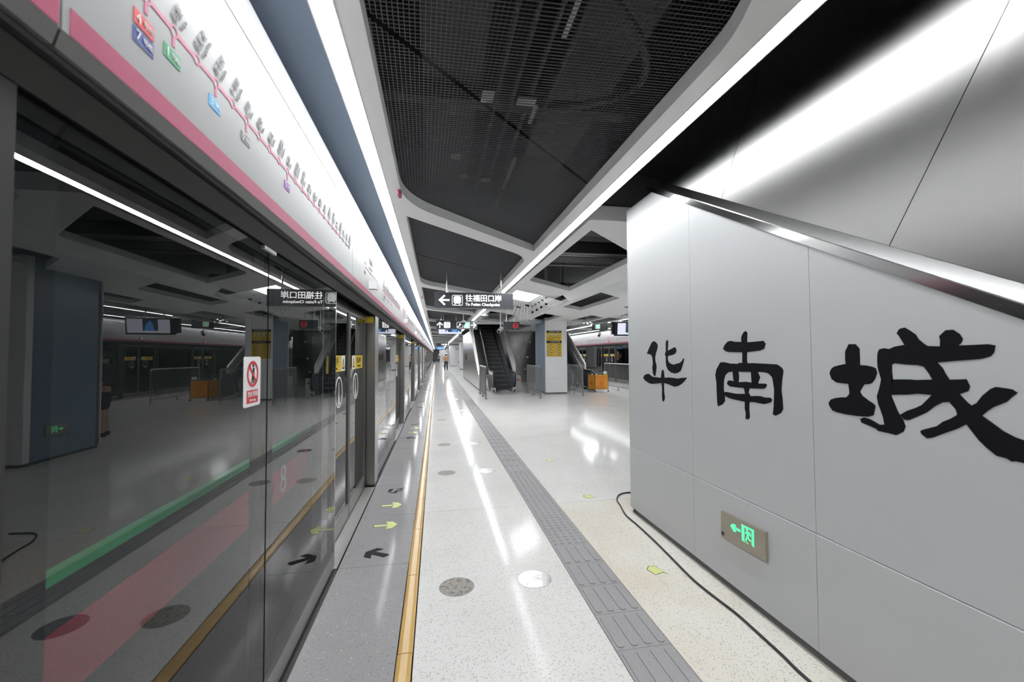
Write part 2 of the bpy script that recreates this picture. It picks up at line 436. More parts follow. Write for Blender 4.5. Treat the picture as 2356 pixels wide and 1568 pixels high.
# aisle ceiling: white frames with parallelogram bays, expanded mesh above
Z = 3.1
hole = fillet_poly([(-.32, 4.65), (1.40, 6.37), (1.40, 10.83), (-.32, 9.11)], [0, 1.0, 0, 1.0])
outer = [(-.425, 4.36), (1.522, 6.307), (1.522, 6.307+P), (-.425, 4.36+P)]
fm = MB().plate(outer, [hole], Z, Z+.10).mesh('soffit_frame', WHITE)
liner = []
def mesh_panel():
    """expanded metal: zigzag strands whose long diagonal runs across the ribs"""
    b = MB(); LW, SW = .037, .0175
    ex, ey = Vector((1, -1)).normalized(), Vector((1, 1)).normalized()
    def inside(p):
        return -.355 < p.x < 1.435 and .022 < p.y-p.x-.32 < P/2-.022
    O = Vector((-.32, 0)); 
    for j in range(-4, 250):
        prev = None
        for i_ in range(-100, 8):
            q = O+ex*(i_*LW/2)+ey*((j+(.5 if (i_+j) % 2 == 0 else -.5))*SW)
            if prev is not None and inside((prev+q)/2):
                d = (q-prev).normalized(); nrm = Vector((-d.y, d.x))*.0016
                p0, p1, p2, p3 = prev-nrm, q-nrm, q+nrm, prev+nrm
                b.add([(p0.x, p0.y, 0), (p1.x, p1.y, 0), (p2.x, p2.y, .009), (p3.x, p3.y, .009)], [(0, 1, 2, 3)])
            prev = q
    return b
mp_ = mesh_panel()
me_mp = bpy.data.meshes.new('mesh_panel'); me_mp.from_pydata(mp_.v, [], mp_.f); me_mp.materials.append(DARKMESH)
for k in range(-4, K1):
    y0 = k*P
    if y0+11 > YEND: break
    place('soffit_frame', fm, ceiling, (0, y0, 0), 0, 'structure')
    place('soffit_frame', fm, ceiling, (9.66, 30.0-y0, 0), PI, 'structure')
    for h in (0, 1):
        place('mesh_panel', me_mp, ceiling, (0, y0+4.465+h*P/2, Z+.112), 0, 'stuff')
        if k < 9: place('mesh_panel', me_mp, ceiling, (9.66, 30.0-(y0+4.465+h*P/2), Z+.112), PI, 'stuff')
# bands under the gaps at the light strips
for nm, xs in (('trim_1', (1.69, 1.70)), ('trim_2', (7.96, 7.97))):
    struct(MB().box(*xs, 4.47, YEND, Z, Z+.14).build(nm, WHITE))
# central ceiling: frames with parallelogram openings (left row, and the same row turned round on the right)
h1 = fillet_poly([(1.85, 4.83), (3.12, 6.10), (3.12, 9.63), (1.85, 8.36)], [0, .35, 0, .45])
o1 = [(1.70, 4.02), (3.16, 5.48), (3.16, 5.48+P), (1.70, 4.02+P)]
cm = MB().plate(o1, [h1], Z, Z+.10).mesh('soffit_frame', WHITE)
o0 = [(1.70, 4.47), (3.16, 4.47), (3.16, 5.48), (2.15, 4.47+.0)]
c0 = MB().plate([(1.70, 4.47), (2.152, 4.47), (3.16, 5.478), (3.16, 10.33), (1.70, 8.87)], [h1], Z, Z+.10)
c0.box(1.70, 4.9, 4.44, 4.47, Z-.004, Z+.16); c0.sweep_z([(2.15, 4.47), (4.4, 4.47), (4.4, 4.60), (2.28, 4.60)], Z, Z+.08)
me_c0 = c0.mesh('soffit_frame', WHITE)
skip1 = (3, 4, 5)
for k in range(0, K1-2):
    if k in skip1: continue
    place('soffit_frame', me_c0 if k == 0 else cm, ceiling, (0, k*P, 0), 0, 'structure')
for k in range(-6, 20):
    y = 30.4-k*P
    if 16 < y < 28 and False: continue
    if k in (-1, -2, -3, -4): continue
    if y-12 < -10: break
    place('soffit_frame', cm, ceiling, (9.66, y, 0), PI, 'structure')
# sloped fascia down to the lower central soffit, and that soffit
fs = MB()
for y0, y1 in ((4.9, 10.3), (14.6, 19.3), (34, YEND)):
    fs.sweep_y([(3.16, Z), (3.33, 2.95), (3.345, 2.95), (3.345, 3.0), (3.18, Z+.03)], y0, y1)
struct(fs.build('trim_3', WHITE))
fs = MB()
for y0, y1 in ((4.47, 17.2), (34, YEND)):
    fs.sweep_y([(6.50, Z), (6.33, 2.95), (6.315, 2.95), (6.315, 3.0), (6.48, Z+.03)], y0, y1)
struct(fs.build('trim_4', WHITE))
ha = fillet_poly([(3.56, 8.76), (4.40, 9.60), (4.40, 12.44), (3.56, 11.60)], [0, .2, 0, .2])
hb = fillet_poly([(5.32, 8.40), (6.14, 9.22), (6.14, 11.3), (5.32, 10.48)], [0, .2, 0, .2])
ob = [(3.345, 7.9), (6.315, 10.87-2.0), (6.315, 10.87-2.0+P), (3.345, 7.9+P)]
def lowplate(k):
    return MB().plate([(3.345, 7.4), (6.315, 7.4), (6.315, 7.4+P), (3.345, 7.4+P)], [[(x, y) for x, y in fillet_poly([(3.56, 7.62), (4.40, 8.46), (4.40, 11.3), (3.56, 10.46)], [0, .2, 0, .2])],
        fillet_poly([(5.32, 8.0), (6.14, 8.82), (6.14, 11.1), (5.32, 10.3)], [0, .2, 0, .2])], 2.95, 3.05)
lp = lowplate(0).mesh('soffit_frame', WHITE)
for k in range(0, 20):
    if k in (2, 3, 4, 5) and False: continue
    yk = k*P+1.14
    if 7.4+yk+P > YEND: break
    place('soffit_frame', lp, ceiling, (0, yk, 0), 0, 'structure')
struct(MB().plate([(3.345, 4.47), (6.315, 4.47), (6.315, 8.54), (3.345, 8.54)], [fillet_poly([(3.56, 4.75), (4.40, 5.59), (4.40, 7.6), (3.56, 6.75)], [0, .2, 0, .2])], 2.95, 3.05).build('soffit_frame', WHITE, ceiling))
struct(MB().box(-.94, -.545, -16, YEND, 3.26, 3.28).build('flare_board_left', FLAREBLUE)); struct(MB().box(10.205, 10.60, -16, YEND, 3.26, 3.28).build('flare_board_right', FLAREBLUE))  # added boards in the open dark gaps, coloured like blue lens flare
# bulkheads above the escalator openings
struct(MB().box(1.70, 3.33, 19.25, 19.4, 3.0, 3.5).build('trim_5', WHITE))
struct(MB().box(6.33, 8.0, 17.4, 17.55, 3.0, 3.5).build('trim_6', WHITE))

# ducts, trays and hangers in the dark void above
def void_thing(name, label, cat, b, m, group=None):
    o = b.build(name, m); tag(o, label, cat, group); return o
void_thing('air_duct', 'long grey duct above the mesh along the left aisle', 'duct', MB().box(-.1, .35, -8, 60, 3.75, 4.1), DUCT)
void_thing('air_duct', 'wide grey duct above the mesh near the right light strip', 'duct', MB().box(1.0, 1.55, -8, 60, 3.95, 4.3), DUCT)
for i, (x, nm) in enumerate(((.45, 'leftmost'), (.57, 'second'), (.70, 'third'), (.84, 'fourth'))):
    void_thing('conduit', nm+' of the thin grey conduits running above the mesh', 'pipe', MB().tube([(x, -8, 3.55), (x, 60, 3.55)], .018, 6), DUCT)
for i, (a, b) in enumerate(((.2, 2.4), (3.1, 3.35), (4.0, 4.75), (5.0, 6.4))):
    void_thing('cable_tray', ORD[i]+' pale length of the broken cable tray above the mesh', 'tray', MB().box(.742, .772, a, b, 3.50, 3.515), DUCTL)
for x, y, w_, d, nm in ((.33, 2.98, .09, .14, 'pale triangular'), (.60, 3.02, .14, .10, 'pale wide'), (.14, 4.0, .09, .10, 'bright square'), (.25, 4.45, .08, .10, 'small dim'), (.48, 4.50, .10, .09, 'small bright')):
    void_thing('bracket_plate', nm+' plate glimpsed through the ceiling mesh', 'bracket', MB().box(x, x+w_, y, y+d, 3.5, 3.51), DUCTL)
for i, y in enumerate((1.0, 3.3, 5.4, 7.7, 10.0)):
    void_thing('cross_channel', ORD[i]+' dark channel crossing above the aisle mesh', 'beam', MB().box(-.5, 1.6, y, y+.12, 3.62, 3.70), DUCT)
hose = [(.95+.5*math.sin(t*PI), 2.2+1.1*t, 3.6+.05*math.cos(t*5)) for t in [i/12 for i in range(13)]]
void_thing('flexible_hose', 'curved flexible hose above the ceiling mesh', 'hose', MB().tube(hose, .03, 8), DUCT)
for i, (y, zz, h) in enumerate(((6.6, 3.75, .35), (8.3, 3.6, .28), (9.6, 3.9, .4))):
    void_thing('air_duct', ORD[i]+' grey duct crossing the open ceiling by the stair', 'duct', MB().box(1.7, 9, y, y+.7-.15*i, zz, zz+h), DUCT)
for i, y in enumerate((7.6, 8.0, 9.2)):
    void_thing('conduit', ORD[i]+' pale pipe crossing the open ceiling bay', 'pipe', MB().tube([(1.7, y, 3.5+.06*i), (9, y, 3.5+.06*i)], .02, 6), DUCTL)
for i, x in enumerate((2.55, 2.95, 3.4)):
    void_thing('hanger_frame', ORD[i]+' black hanger post in the open ceiling bay', 'hanger', MB().box(x, x+.07, 11.2, 11.27, 3.15, 4.6).box(x, x+.45, 11.2, 11.25, 3.5, 3.57), MATT)

# LED strips
def strip(label, x0, x1, y0, y1, side):
    t = thing('strip_light', label, 'light', ((x0+x1)/2, y0, Z))
    b = MB(); y = y0
    while y < y1-.1:
        b.box(x0+.006, x1-.006, y, min(y+P, y1), Z-.001, Z+.004); y += P
    d = b.build('diffuser', EMIT, t)
    MB().box(x0-.001, x0+.006, y0, y1, Z-.004, Z+.09).box(x1-.006, x1+.001, y0, y1, Z-.004, Z+.09).box(x0, x1, y0, y1, Z+.05, Z+.09).build('housing', WHITE, t)
strip('continuous white LED strip above the left screen doors', -.537, -.427, -16, YEND-1, -1)
strip('continuous white LED strip beside the white lettered wall', 1.524, 1.636, -16, YEND-1, 1)
strip('white LED strip on the far right beyond the square column', 8.024, 8.136, -16, YEND-1, 1)
strip('white LED strip above the far right screen doors', 10.087, 10.197, -16, YEND-1, 1)

# ------------------------------------------------------------------ platform screen doors
XP = -.75
YAX, ZAX = (0, 1, 0), (0, 0, 1)
def fixed_screen():
    y0 = 5.46-P           # k = -1
    t = thing('fixed_glass_screen', '', 'glass screen', (XP, y0, 0))
    MB().box(-.90, -.745, y0, y0+.28, .0, 2.088).build('post', POSTST, t)
    MB().box(-.745, -.741, y0+.004, y0+.28, .0, 2.088).build('post_edge', STEEL, t)
    MB().box(-.92, -.86, y0-.05, y0+.01, .0, 2.088).build('post_seal', BLACK, t)
    lab = MB().box(-.885, -.765, y0-.0025, y0-.0005, 2.0, 2.08).build('number_label', YELLOWP, t)
    pan = []
    for a, b in ((.29, 1.462), (1.476, 2.78)):
        pane = MB().box(-.764, -.75, y0+a, y0+b, .135, 2.085).build('glass_pane', GLASS, t)
        f = MB(); A, B = y0+a, y0+b
        f.box(-.775, -.766, A, A+.11, .135, 2.085).box(-.775, -.766, B-.105 if a < 1 else B-.05, B, .135, 2.085).box(-.775, -.766, A+.11, B-.05, .135, .185).box(-.775, -.766, A+.11, B-.05, 2.04, 2.085)
        f.build('frit_border', FRIT, pane)
        MB().box(-.80, -.748, A, B, .03, .132).build('kick_plate', KICK, t)
    MB().box(-.79, -.76, y0+.28, y0+2.78, 0, .03).build('shadow_gap_strip', BLACK, t)  # black strip painted as the shadow gap below the kick plates
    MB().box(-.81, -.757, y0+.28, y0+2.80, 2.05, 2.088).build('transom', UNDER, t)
    MB().box(-.80, -.750, y0+2.782, y0+2.80, .03, 2.15).build('end_frame', STEELB, t)
    MB().box(-.757, -.742, y0+1.40, y0+1.54, 2.072, 2.088).build('clip', KICK, t)
    return t
def door_set():
    y0, y1 = 3.41, 5.40
    t = thing('platform_screen_door', '', 'door', (-.85, y0, 0))
    mid = 4.445
    for a, b, s in ((y0, mid-.008, 1), (mid+.008, y1, -1)):
        leaf = MB().box(-.872, -.86, a+.03, b-.03, .15, 2.05).build('door_leaf', DGLASS, t)
        f = MB().box(-.878, -.848, a, a+.035, .02, 2.065).box(-.878, -.848, b-.035, b, .02, 2.065).box(-.878, -.85, a, b, 2.02, 2.065)
        f.build('leaf_frame', STEELD, leaf)
        MB().box(-.878, -.848, a, b, .02, .15).build('leaf_kick_plate', KICK, leaf)
        c = (a+b)/2+.12*s
        st = MB()
        X = -.857
        # sticker: yellow field and white field with warning triangle
        MB().decal([rect(a+.16, 1.455, b-.16, 1.60)], (X-.003, 0, 0), YAX, ZAX, .002).build('door_sticker', YELLOWP, t)
        wy = (b-.32, b-.165) if s > 0 else (a+.165, a+.32)
        MB().decal([rect(wy[0], 1.457, wy[1], 1.598)], (X-.0015, 0, 0), YAX, ZAX, .0015).build('sticker_field', WHITEP, t)
        cx = sum(wy)/2
        MB().decal([[(cx-.055, 1.475), (cx+.055, 1.475), (cx, 1.585)]], (X-.0005, 0, 0), YAX, ZAX, .001).build('warning_triangle', BLACK, t)
        MB().decal([[(cx-.030, 1.487), (cx+.030, 1.487), (cx, 1.552)]], (X, 0, 0), YAX, ZAX, .001).build('warning_triangle', YELLOWP, t)
        tx = (a+.16+wy[0])/2 if s > 0 else (wy[1]+b-.16)/2
        text('当心夹手', .075, INK, (X, tx, 1.545), YAX, ZAX, t)
        text('Mind your hands', .03, INK, (X, tx, 1.485), YAX, ZAX, t)
        oc = (a+b)/2+.10*s
        MB().decal(ring(oc, 1.27, .125, .14, 28)+[[(oc-.012, 1.17), (oc+.012, 1.17), (oc+.004, 1.36), (oc-.004, 1.36)], [(oc-.035, 1.16), (oc+.035, 1.16), (oc, 1.28)]], (X-.002, 0, 0), YAX, ZAX, .002).build('door_emblem', WHITEP, t)
    pl = MB().box(-.86, -.735, y0, y1+.005, -.011, .004)
    for i in range(8): pl.box(-.853+i*.0145, -.846+i*.0145, y0, y1+.005, .004, .0065)
    pl.build('threshold_plate', PLATE, t)
    MB().box(-.733, -.727, y0, y1+.005, -.055, .001).build('threshold_seal', BLACK, t)
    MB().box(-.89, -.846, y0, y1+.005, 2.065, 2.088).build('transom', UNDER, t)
    return t
LOW = [(-.70, 2.222), (-.70, 2.792), (-.712, 2.792), (-.95, 2.792), (-.95, 2.20), (-.74, 2.20), (-.74, 2.222)]
COWL = [(-.70, 2.800), (-.7005, 2.87), (-.705, 2.93), (-.718, 2.985), (-.742, 3.03), (-.78, 3.06), (-.83, 3.078), (-.95, 3.085), (-.95, 2.800)]
HLIP = [(-.701, 2.222), (-.711, 2.187), (-.733, 2.187), (-.733, 2.222)]
def header(y0, y1, kind):
    t = thing('header_panel', '', 'header panel', (-.70, y0, 2.2))
    g = .003
    MB().sweep_y(LOW, y0+g, y1-g).build('lower_panel', HEADER, t)
    MB().sweep_y(COWL, y0+.0015, y1-.0015).build('upper_cowl', HEADER, t, smooth=False)
    MB().sweep_y(HLIP, y0+g, y1-g).build('lower_lip', LIPG, t)
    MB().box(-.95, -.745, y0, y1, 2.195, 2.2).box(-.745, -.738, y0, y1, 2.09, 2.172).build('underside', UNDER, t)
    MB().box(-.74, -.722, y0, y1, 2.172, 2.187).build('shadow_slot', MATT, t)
    MB().box(-.71, -.7025, y0, y1, 2.791, 2.801).build('seam_strip', LIPG, t)
    MB().decal([rect(y0+.02, 2.2235, y1-.006, 2.278)], (-.70, 0, 0), YAX, ZAX).build('pink_stripe', PINK, t)
    X = -.6985
    if kind == 'map':
        names = ['福田口岸', '福民', '岗厦', '岗厦北', '莲花村', '冬瓜岭', '孖岭', '雅宝', '南坑', '光雅园', '五和', '坂田北', '贝尔路', '华为', '岗头', '雪象', '甘坑', '凉帽山', '上李朗', '木古', '华南城', '禾花', '平湖', '双拥街']
        eng = ['Futian Checkpoint', 'Fumin', 'Gangxia', 'Gangxia North', 'Lianhuacun', 'Dongguashan', 'Maling', 'Yabao', 'Nankeng', 'Guangyayuan', 'Wuhe', 'Bantian North', "Bei'erlu", 'Huawei', 'Gangtou', 'Xuexiang', 'Gankeng', 'Liangmaoshan', 'Shanglilang', 'Mugu', 'Hua Nan Cheng', 'Hehua', 'Pinghu', 'Shuangyongjie']
        sx = lambda i: 1.04+.1115*i
        ln = MB(); gl = MB(); rg = MB()
        for i in range(20): ln.decal([rect(sx(i)+.016, 2.4735, sx(i+1)-.016, 2.4865)], (-.70, 0, 0), YAX, ZAX)
        for i in range(20, 23): gl.decal([rect(sx(i)+.016, 2.476, sx(i+1)-.016, 2.484)], (-.70, 0, 0), YAX, ZAX)
        for i in range(24): (ln if i < 21 else gl).decal(ring(sx(i), 2.48, .012, .017, 14), (-.70, 0, 0), YAX, ZAX)
        tr = {1: [('4', REDP), ('7', BLUEP)], 2: [('1', GREENP)], 4: [('3', SKYP)], 6: [('9', GREYP)], 10: [('5', PURP)]}
        for i in tr: ln.decal([rect(sx(i)-.006, 2.437, sx(i)+.006, 2.463)], (-.70, 0, 0), YAX, ZAX)
        ln.build('route_line', PINKL, t); gl.build('passed_route_line', TEXTG, t)
        for i, items in tr.items():
            for j, (d, m) in enumerate(items):
                z1 = 2.424-.043*j
                MB().decal([rect(sx(i)-.042, z1-.036, sx(i)+.030, z1)], (-.70, 0, 0), YAX, ZAX).build('transfer_tag', m, t)
                text(d, .034, WHITEP, (X, sx(i)-.026, z1-.018), YAX, ZAX, t); text('号线', .018, WHITEP, (X, sx(i)+.008, z1-.018), YAX, ZAX, t)
        for i, (a, b) in enumerate(zip(names, eng)):
            text(a, .033, TEXTG, (X, sx(i)-.004, 2.505), (0, .5, .87), (0, -.87, .5), t, align='LEFT')
            text(b, .015, TEXTG, (X, sx(i)+.029, 2.505), (0, .5, .87), (0, -.87, .5), t, align='LEFT')
    elif kind == 'next':
        c = (y0+y1)/2
        MB().decal([rect(c-.35, 2.481, c+.02, 2.489)], (-.70, 0, 0), YAX, ZAX).build('route_line', PINK, t)
        MB().decal([rect(c+.03, 2.482, c+.36, 2.487)]+ring(c+.02, 2.485, .008, .014, 12), (-.70, 0, 0), YAX, ZAX).build('route_line', TEXTG, t)
        text('华南城', .075, TEXTG, (X, c, 2.60), YAX, ZAX, t); text('Hua Nan Cheng', .03, TEXTG, (X, c, 2.53), YAX, ZAX, t)
        text('下一站', .03, TEXTG, (X, c-.36, 2.52), YAX, ZAX, t); text('木古', .04, TEXTG, (X, c-.36, 2.43), YAX, ZAX, t)
    else:
        c = (y0+y1)/2
        MB().decal([rect(c-.16, 2.42, c+.06, 2.66)], (-.70, 0, 0), YAX, ZAX).build('line_square', PINKL, t)
        text('10', .15, WHITEP, (X, c-.05, 2.55), YAX, ZAX, t)
        text('往福田口岸', .06, TEXTG, (X, c+.28, 2.58), YAX, ZAX, t); text('To Futian Checkpoint', .025, TEXTG, (X, c+.28, 2.50), YAX, ZAX, t)
        MB().decal([[(c-.30, 2.55), (c-.25, 2.60), (c-.20, 2.55), (c-.235, 2.55), (c-.235, 2.45), (c-.265, 2.45), (c-.265, 2.55)]], (-.70, 0, 0), YAX, ZAX).build('direction_arrow', TEXTG, t)
    if kind != 'map':
        bx = y0+.87
        lamp = MB().box(-.6985, -.625, bx, bx+.10, 2.30, 2.385).box(-.63, -.615, bx-.004, bx+.104, 2.296, 2.389).build('door_lamp', WHITEP, t)
        MB().box(-.697, -.632, bx+.1005, bx+.107, 2.302, 2.383).build('lamp_lens', REDP, lamp)
    return t
fs0, ds0 = fixed_screen(), door_set()
hm0, hn0, hq0 = header(.92, 3.75, 'map'), header(3.75, 5.77, 'next'), header(3.75, 5.77, 'square')
SMIR = 29.11
def put(root, k, first, label, mirrored=False):
    r = root if first else copy_tree(root)
    bx, by, bz = BASE[root.name]
    if mirrored: r.location = (9.66-bx, SMIR-(by+k*P), bz); r.rotation_euler = (0, 0, PI)
    else: r.location = (bx, by+k*P, bz)
    r['label'] = label; return r
BASE = {r.name: tuple(r.location) for r in (fs0, ds0, hm0, hn0, hq0)}
def o_(k): return ORD[k]
seq = list(range(0, 21))
for k in seq[1:]:
    n = o_(k)
    put(fs0, k, False, f'{n} glass screen from the camera along the left platform edge')
    put(ds0, k, False, f'{n} pair of sliding glass doors after the nearest along the left platform edge')
    put(hm0, k, False, f'{n} white header with route map after the nearest on the left')
    if k % 2: put(hq0, k, k == 1, f'white header over the left side doors, {n} after the nearest, with pink square')
    else: put(hn0, k, False, f'white header over the left side doors, {n} after the nearest, naming the station')
fs0['label'] = 'nearest dark glass screen on the left, with the white no-leaning sign'
ds0['label'] = 'nearest pair of sliding glass doors on the left, with yellow stickers'

for _c in fs0.children:
    if _c.name.startswith('post'): _c.material_slots[0].link = 'OBJECT'; _c.material_slots[0].material = MATT
hm0['label'] = 'nearest white header on the left showing the pink route map'
hn0['label'] = 'white header over the nearest doors on the left, with station name'
put(hq0, -1, False, 'white header at the top left corner, before the route map'); put(ds0, -1, False, 'dark sliding doors at the left edge, before the nearest glass screen')
put(fs0, -1, False, 'dark glass screen beside the camera, before the left edge doors'); put(hm0, -1, False, 'white header with route map beside the camera on the left')
for k in range(-4, 4):
    n = o_(k+4)
    put(fs0, k, False, f'{n} glass screen counted from the far end of the right platform edge', True)
    put(ds0, k, False, f'{n} pair of doors counted from the far end of the right platform edge', True)
    put(hm0, k, False, f'{n} route map header counted from the far end of the right platform edge', True)
    put(hn0 if k % 2 else hq0, k, False, f'header over the {n} pair of doors on the right platform edge, from its far end', True)
# no-leaning sign stuck on the nearest pane
ns = thing('prohibition_sign', 'white no-leaning sign with red ring on the nearest glass', 'sign', (-.75, 1.92, 1.4))
NX = -.748
MB().decal([rrect(1.838, 1.393, 1.998, 1.597, .012)], (-.75, 0, 0), YAX, ZAX, .002).build('sign_plate', WHITEP, ns)
MB().decal(ring(1.918, 1.526, .042, .054, 36)+[line2((1.884, 1.560), (1.952, 1.492), .011)], (NX+.0008, 0, 0), YAX, ZAX, .001).build('ban_ring', REDP, ns)
MB().decal([circ(1.923, 1.560, .007, 12), [(1.918, 1.550), (1.928, 1.550), (1.929, 1.518), (1.924, 1.487), (1.918, 1.487), (1.917, 1.51), (1.908, 1.487), (1.902, 1.487), (1.914, 1.52)], rect(1.93, 1.487, 1.934, 1.553)], (NX-.0002, 0, 0), YAX, ZAX, .001).build('leaning_figure', BLACK, ns)
MB().decal([rect(1.864, 1.407, 1.972, 1.460)], (NX-.0002, 0, 0), YAX, ZAX, .001).build('caption_field', REDP, ns)
text('禁止倚靠', .024, WHITEP, (NX+.0012, 1.918, 1.442), YAX, ZAX, ns); text('No Leaning', .013, WHITEP, (NX+.0012, 1.918, 1.419), YAX, ZAX, ns)
# train standing behind the glass
tr = thing('metro_train', 'dark train with pink and green stripes behind the left glass', 'train', (-2.2, -6, -1.1))
tb = MB()
tb.sweep_y([(-1.0, -.9), (-1.0, 2.2), (-1.15, 2.55), (-1.5, 2.75), (-2.9, 2.75), (-3.25, 2.5), (-3.4, 2.2), (-3.4, -.9)], -5, 16)
tb.build('car_body', TRAIN, tr)
MB().decal([rect(-5, .672, 3.6, .872)], (-1.0, 0, 0), YAX, ZAX, .003).build('pink_stripe', TPINK, tr)
MB().decal([rect(-5, .998, 4.0, 1.045)], (-1.0, 0, 0), YAX, ZAX, .003).build('green_stripe', TGREEN, tr)
text('8', .26, WHITEP, (-.996, 3.05, .78), YAX, ZAX, tr)
wn = MB()
for a in (-3.6, -.6, 5.2, 8.1): wn.decal([rrect(a, 1.25, a+1.6, 2.05, .12)], (-1.0, 0, 0), YAX, ZAX, .004)
wn.build('window', BLACK, tr)
dd = MB()
for a in (3.7, 8.55, -1.2): dd.decal([rrect(a, .05, a+.68, 2.0, .05), rrect(a+.70, .05, a+1.38, 2.0, .05)], (-1.0, 0, 0), YAX, ZAX, .005)
dd.build('train_door', STEELD, tr)

# ------------------------------------------------------------------ near stair enclosure with calligraphy
SL = .56; zi = lambda y: 1.708+SL*(y-1.097)
C_, S_ = 1/math.hypot(1, SL), SL/math.hypot(1, SL)
STAINL = mat('stainless_cladding', (.60, .60, .595), .25, metal=1, noise=.03, nscale=7, aniso=0.0)
_nt = STAINL.node_tree
_tc = _nt.nodes.new('ShaderNodeTexCoord'); _mp = _nt.nodes.new('ShaderNodeMapping'); _mp.inputs['Rotation'].default_value = (-math.atan(SL), 0, 0); _mp2 = _nt.nodes.new('ShaderNodeMapping'); _mp2.inputs['Scale'].default_value = (1, 160, 2.0)
_n = _nt.nodes.new('ShaderNodeTexNoise'); _n.inputs['Scale'].default_value = 1.0; _n.inputs['Detail'].default_value = 4
_nt.links.new(_tc.outputs['Object'], _mp.inputs[0]); _nt.links.new(_mp.outputs[0], _mp2.inputs[0]); _nt.links.new(_mp2.outputs[0], _n.inputs['Vector'])
_r = _nt.nodes.new('ShaderNodeMapRange'); _r.inputs['To Min'].default_value = .31; _r.inputs['To Max'].default_value = .36
_nt.links.new(_n.outputs['Fac'], _r.inputs[0])
_gb = _nt.nodes.new('ShaderNodeBsdfAnisotropic'); _gb.distribution = 'BECKMANN'; _gb.inputs['Color'].default_value = (.33, .328, .32, 1)
_nt.links.new(_r.outputs[0], _gb.inputs['Roughness']); _nt.links.new(_gb.outputs[0], _nt.nodes['Material Output'].inputs['Surface'])
HUA = [[(3.692,1.6),(3.663,1.637),(3.607,1.696),(3.57,1.715),(3.527,1.706),(3.5,1.687),(3.493,1.663),(3.51,1.629),(3.526,1.606),(3.543,1.566),(3.538,1.53),(3.518,1.49),(3.525,1.454),(3.542,1.402),(3.565,1.398),(3.584,1.42),(3.596,1.472),(3.583,1.513),(3.591,1.561),(3.609,1.588),(3.64,1.596)],[(3.358,1.693),(3.347,1.712),(3.331,1.716),(3.319,1.707),(3.32,1.684),(3.329,1.626),(3.29,1.635),(3.221,1.654),(3.205,1.646),(3.194,1.626),(3.203,1.608),(3.243,1.591),(3.319,1.582),(3.328,1.574),(3.328,1.544),(3.307,1.522),(3.273,1.513),(3.239,1.508),(3.186,1.519),(3.147,1.525),(3.115,1.543),(3.099,1.563),(3.087,1.552),(3.103,1.522),(3.12,1.49),(3.14,1.46),(3.182,1.442),(3.222,1.436),(3.282,1.442),(3.33,1.463),(3.354,1.494),(3.362,1.525),(3.359,1.578),(3.375,1.59),(3.37,1.607),(3.359,1.614)],[(3.769,1.378),(3.744,1.398),(3.705,1.41),(3.662,1.414),(3.629,1.401),(3.589,1.389),(3.525,1.39),(3.449,1.388),(3.432,1.448),(3.415,1.462),(3.399,1.449),(3.388,1.392),(3.318,1.398),(3.25,1.398),(3.184,1.395),(3.132,1.404),(3.055,1.411),(3.077,1.389),(3.121,1.359),(3.166,1.34),(3.232,1.326),(3.272,1.331),(3.334,1.342),(3.399,1.345),(3.436,1.343),(3.527,1.333),(3.607,1.323),(3.665,1.328),(3.732,1.346),(3.765,1.363)],[(3.438,1.342),(3.4,1.345),(3.398,1.308),(3.398,1.266),(3.387,1.221),(3.396,1.197),(3.417,1.182),(3.431,1.194),(3.434,1.221),(3.43,1.298)]]
NAN = [[(2.619,1.632),(2.6,1.659),(2.571,1.679),(2.545,1.684),(2.496,1.676),(2.439,1.674),(2.44,1.697),(2.435,1.713),(2.417,1.735),(2.399,1.742),(2.384,1.729),(2.388,1.67),(2.33,1.671),(2.251,1.675),(2.234,1.656),(2.243,1.639),(2.243,1.629),(2.279,1.616),(2.39,1.607),(2.394,1.565),(2.39,1.537),(2.435,1.536),(2.433,1.606),(2.504,1.607),(2.567,1.609),(2.595,1.616)],[(2.707,1.445),(2.694,1.486),(2.651,1.537),(2.608,1.54),(2.55,1.531),(2.476,1.531),(2.464,1.538),(2.389,1.537),(2.324,1.538),(2.231,1.536),(2.151,1.534),(2.115,1.514),(2.107,1.498),(2.117,1.451),(2.125,1.388),(2.118,1.334),(2.116,1.28),(2.13,1.257),(2.172,1.235),(2.193,1.241),(2.188,1.262),(2.184,1.29),(2.177,1.384),(2.185,1.432),(2.191,1.458),(2.218,1.479),(2.252,1.485),(2.304,1.484),(2.472,1.479),(2.528,1.477),(2.571,1.472),(2.601,1.452),(2.618,1.414),(2.621,1.357),(2.612,1.314),(2.61,1.275),(2.634,1.248),(2.685,1.228),(2.692,1.253),(2.696,1.342),(2.696,1.396)],[(2.528,1.477),(2.472,1.479),(2.468,1.448),(2.474,1.41),(2.519,1.411),(2.525,1.445)],[(2.361,1.483),(2.303,1.486),(2.285,1.453),(2.3,1.421),(2.301,1.413),(2.356,1.411),(2.359,1.449)],[(2.587,1.398),(2.573,1.416),(2.541,1.418),(2.52,1.412),(2.474,1.411),(2.404,1.418),(2.356,1.415),(2.301,1.414),(2.239,1.417),(2.232,1.409),(2.245,1.39),(2.266,1.384),(2.372,1.379),(2.475,1.376),(2.555,1.377),(2.577,1.386)],[(2.426,1.38),(2.375,1.379),(2.385,1.351),(2.368,1.33),(2.33,1.335),(2.288,1.338),(2.247,1.333),(2.208,1.336),(2.194,1.326),(2.203,1.31),(2.254,1.293),(2.289,1.293),(2.331,1.296),(2.378,1.292),(2.383,1.251),(2.379,1.195),(2.395,1.18),(2.418,1.181),(2.414,1.218),(2.422,1.242),(2.42,1.289),(2.466,1.292),(2.527,1.294),(2.577,1.3),(2.615,1.311),(2.614,1.331),(2.602,1.337),(2.569,1.336),(2.495,1.333),(2.416,1.34)]]
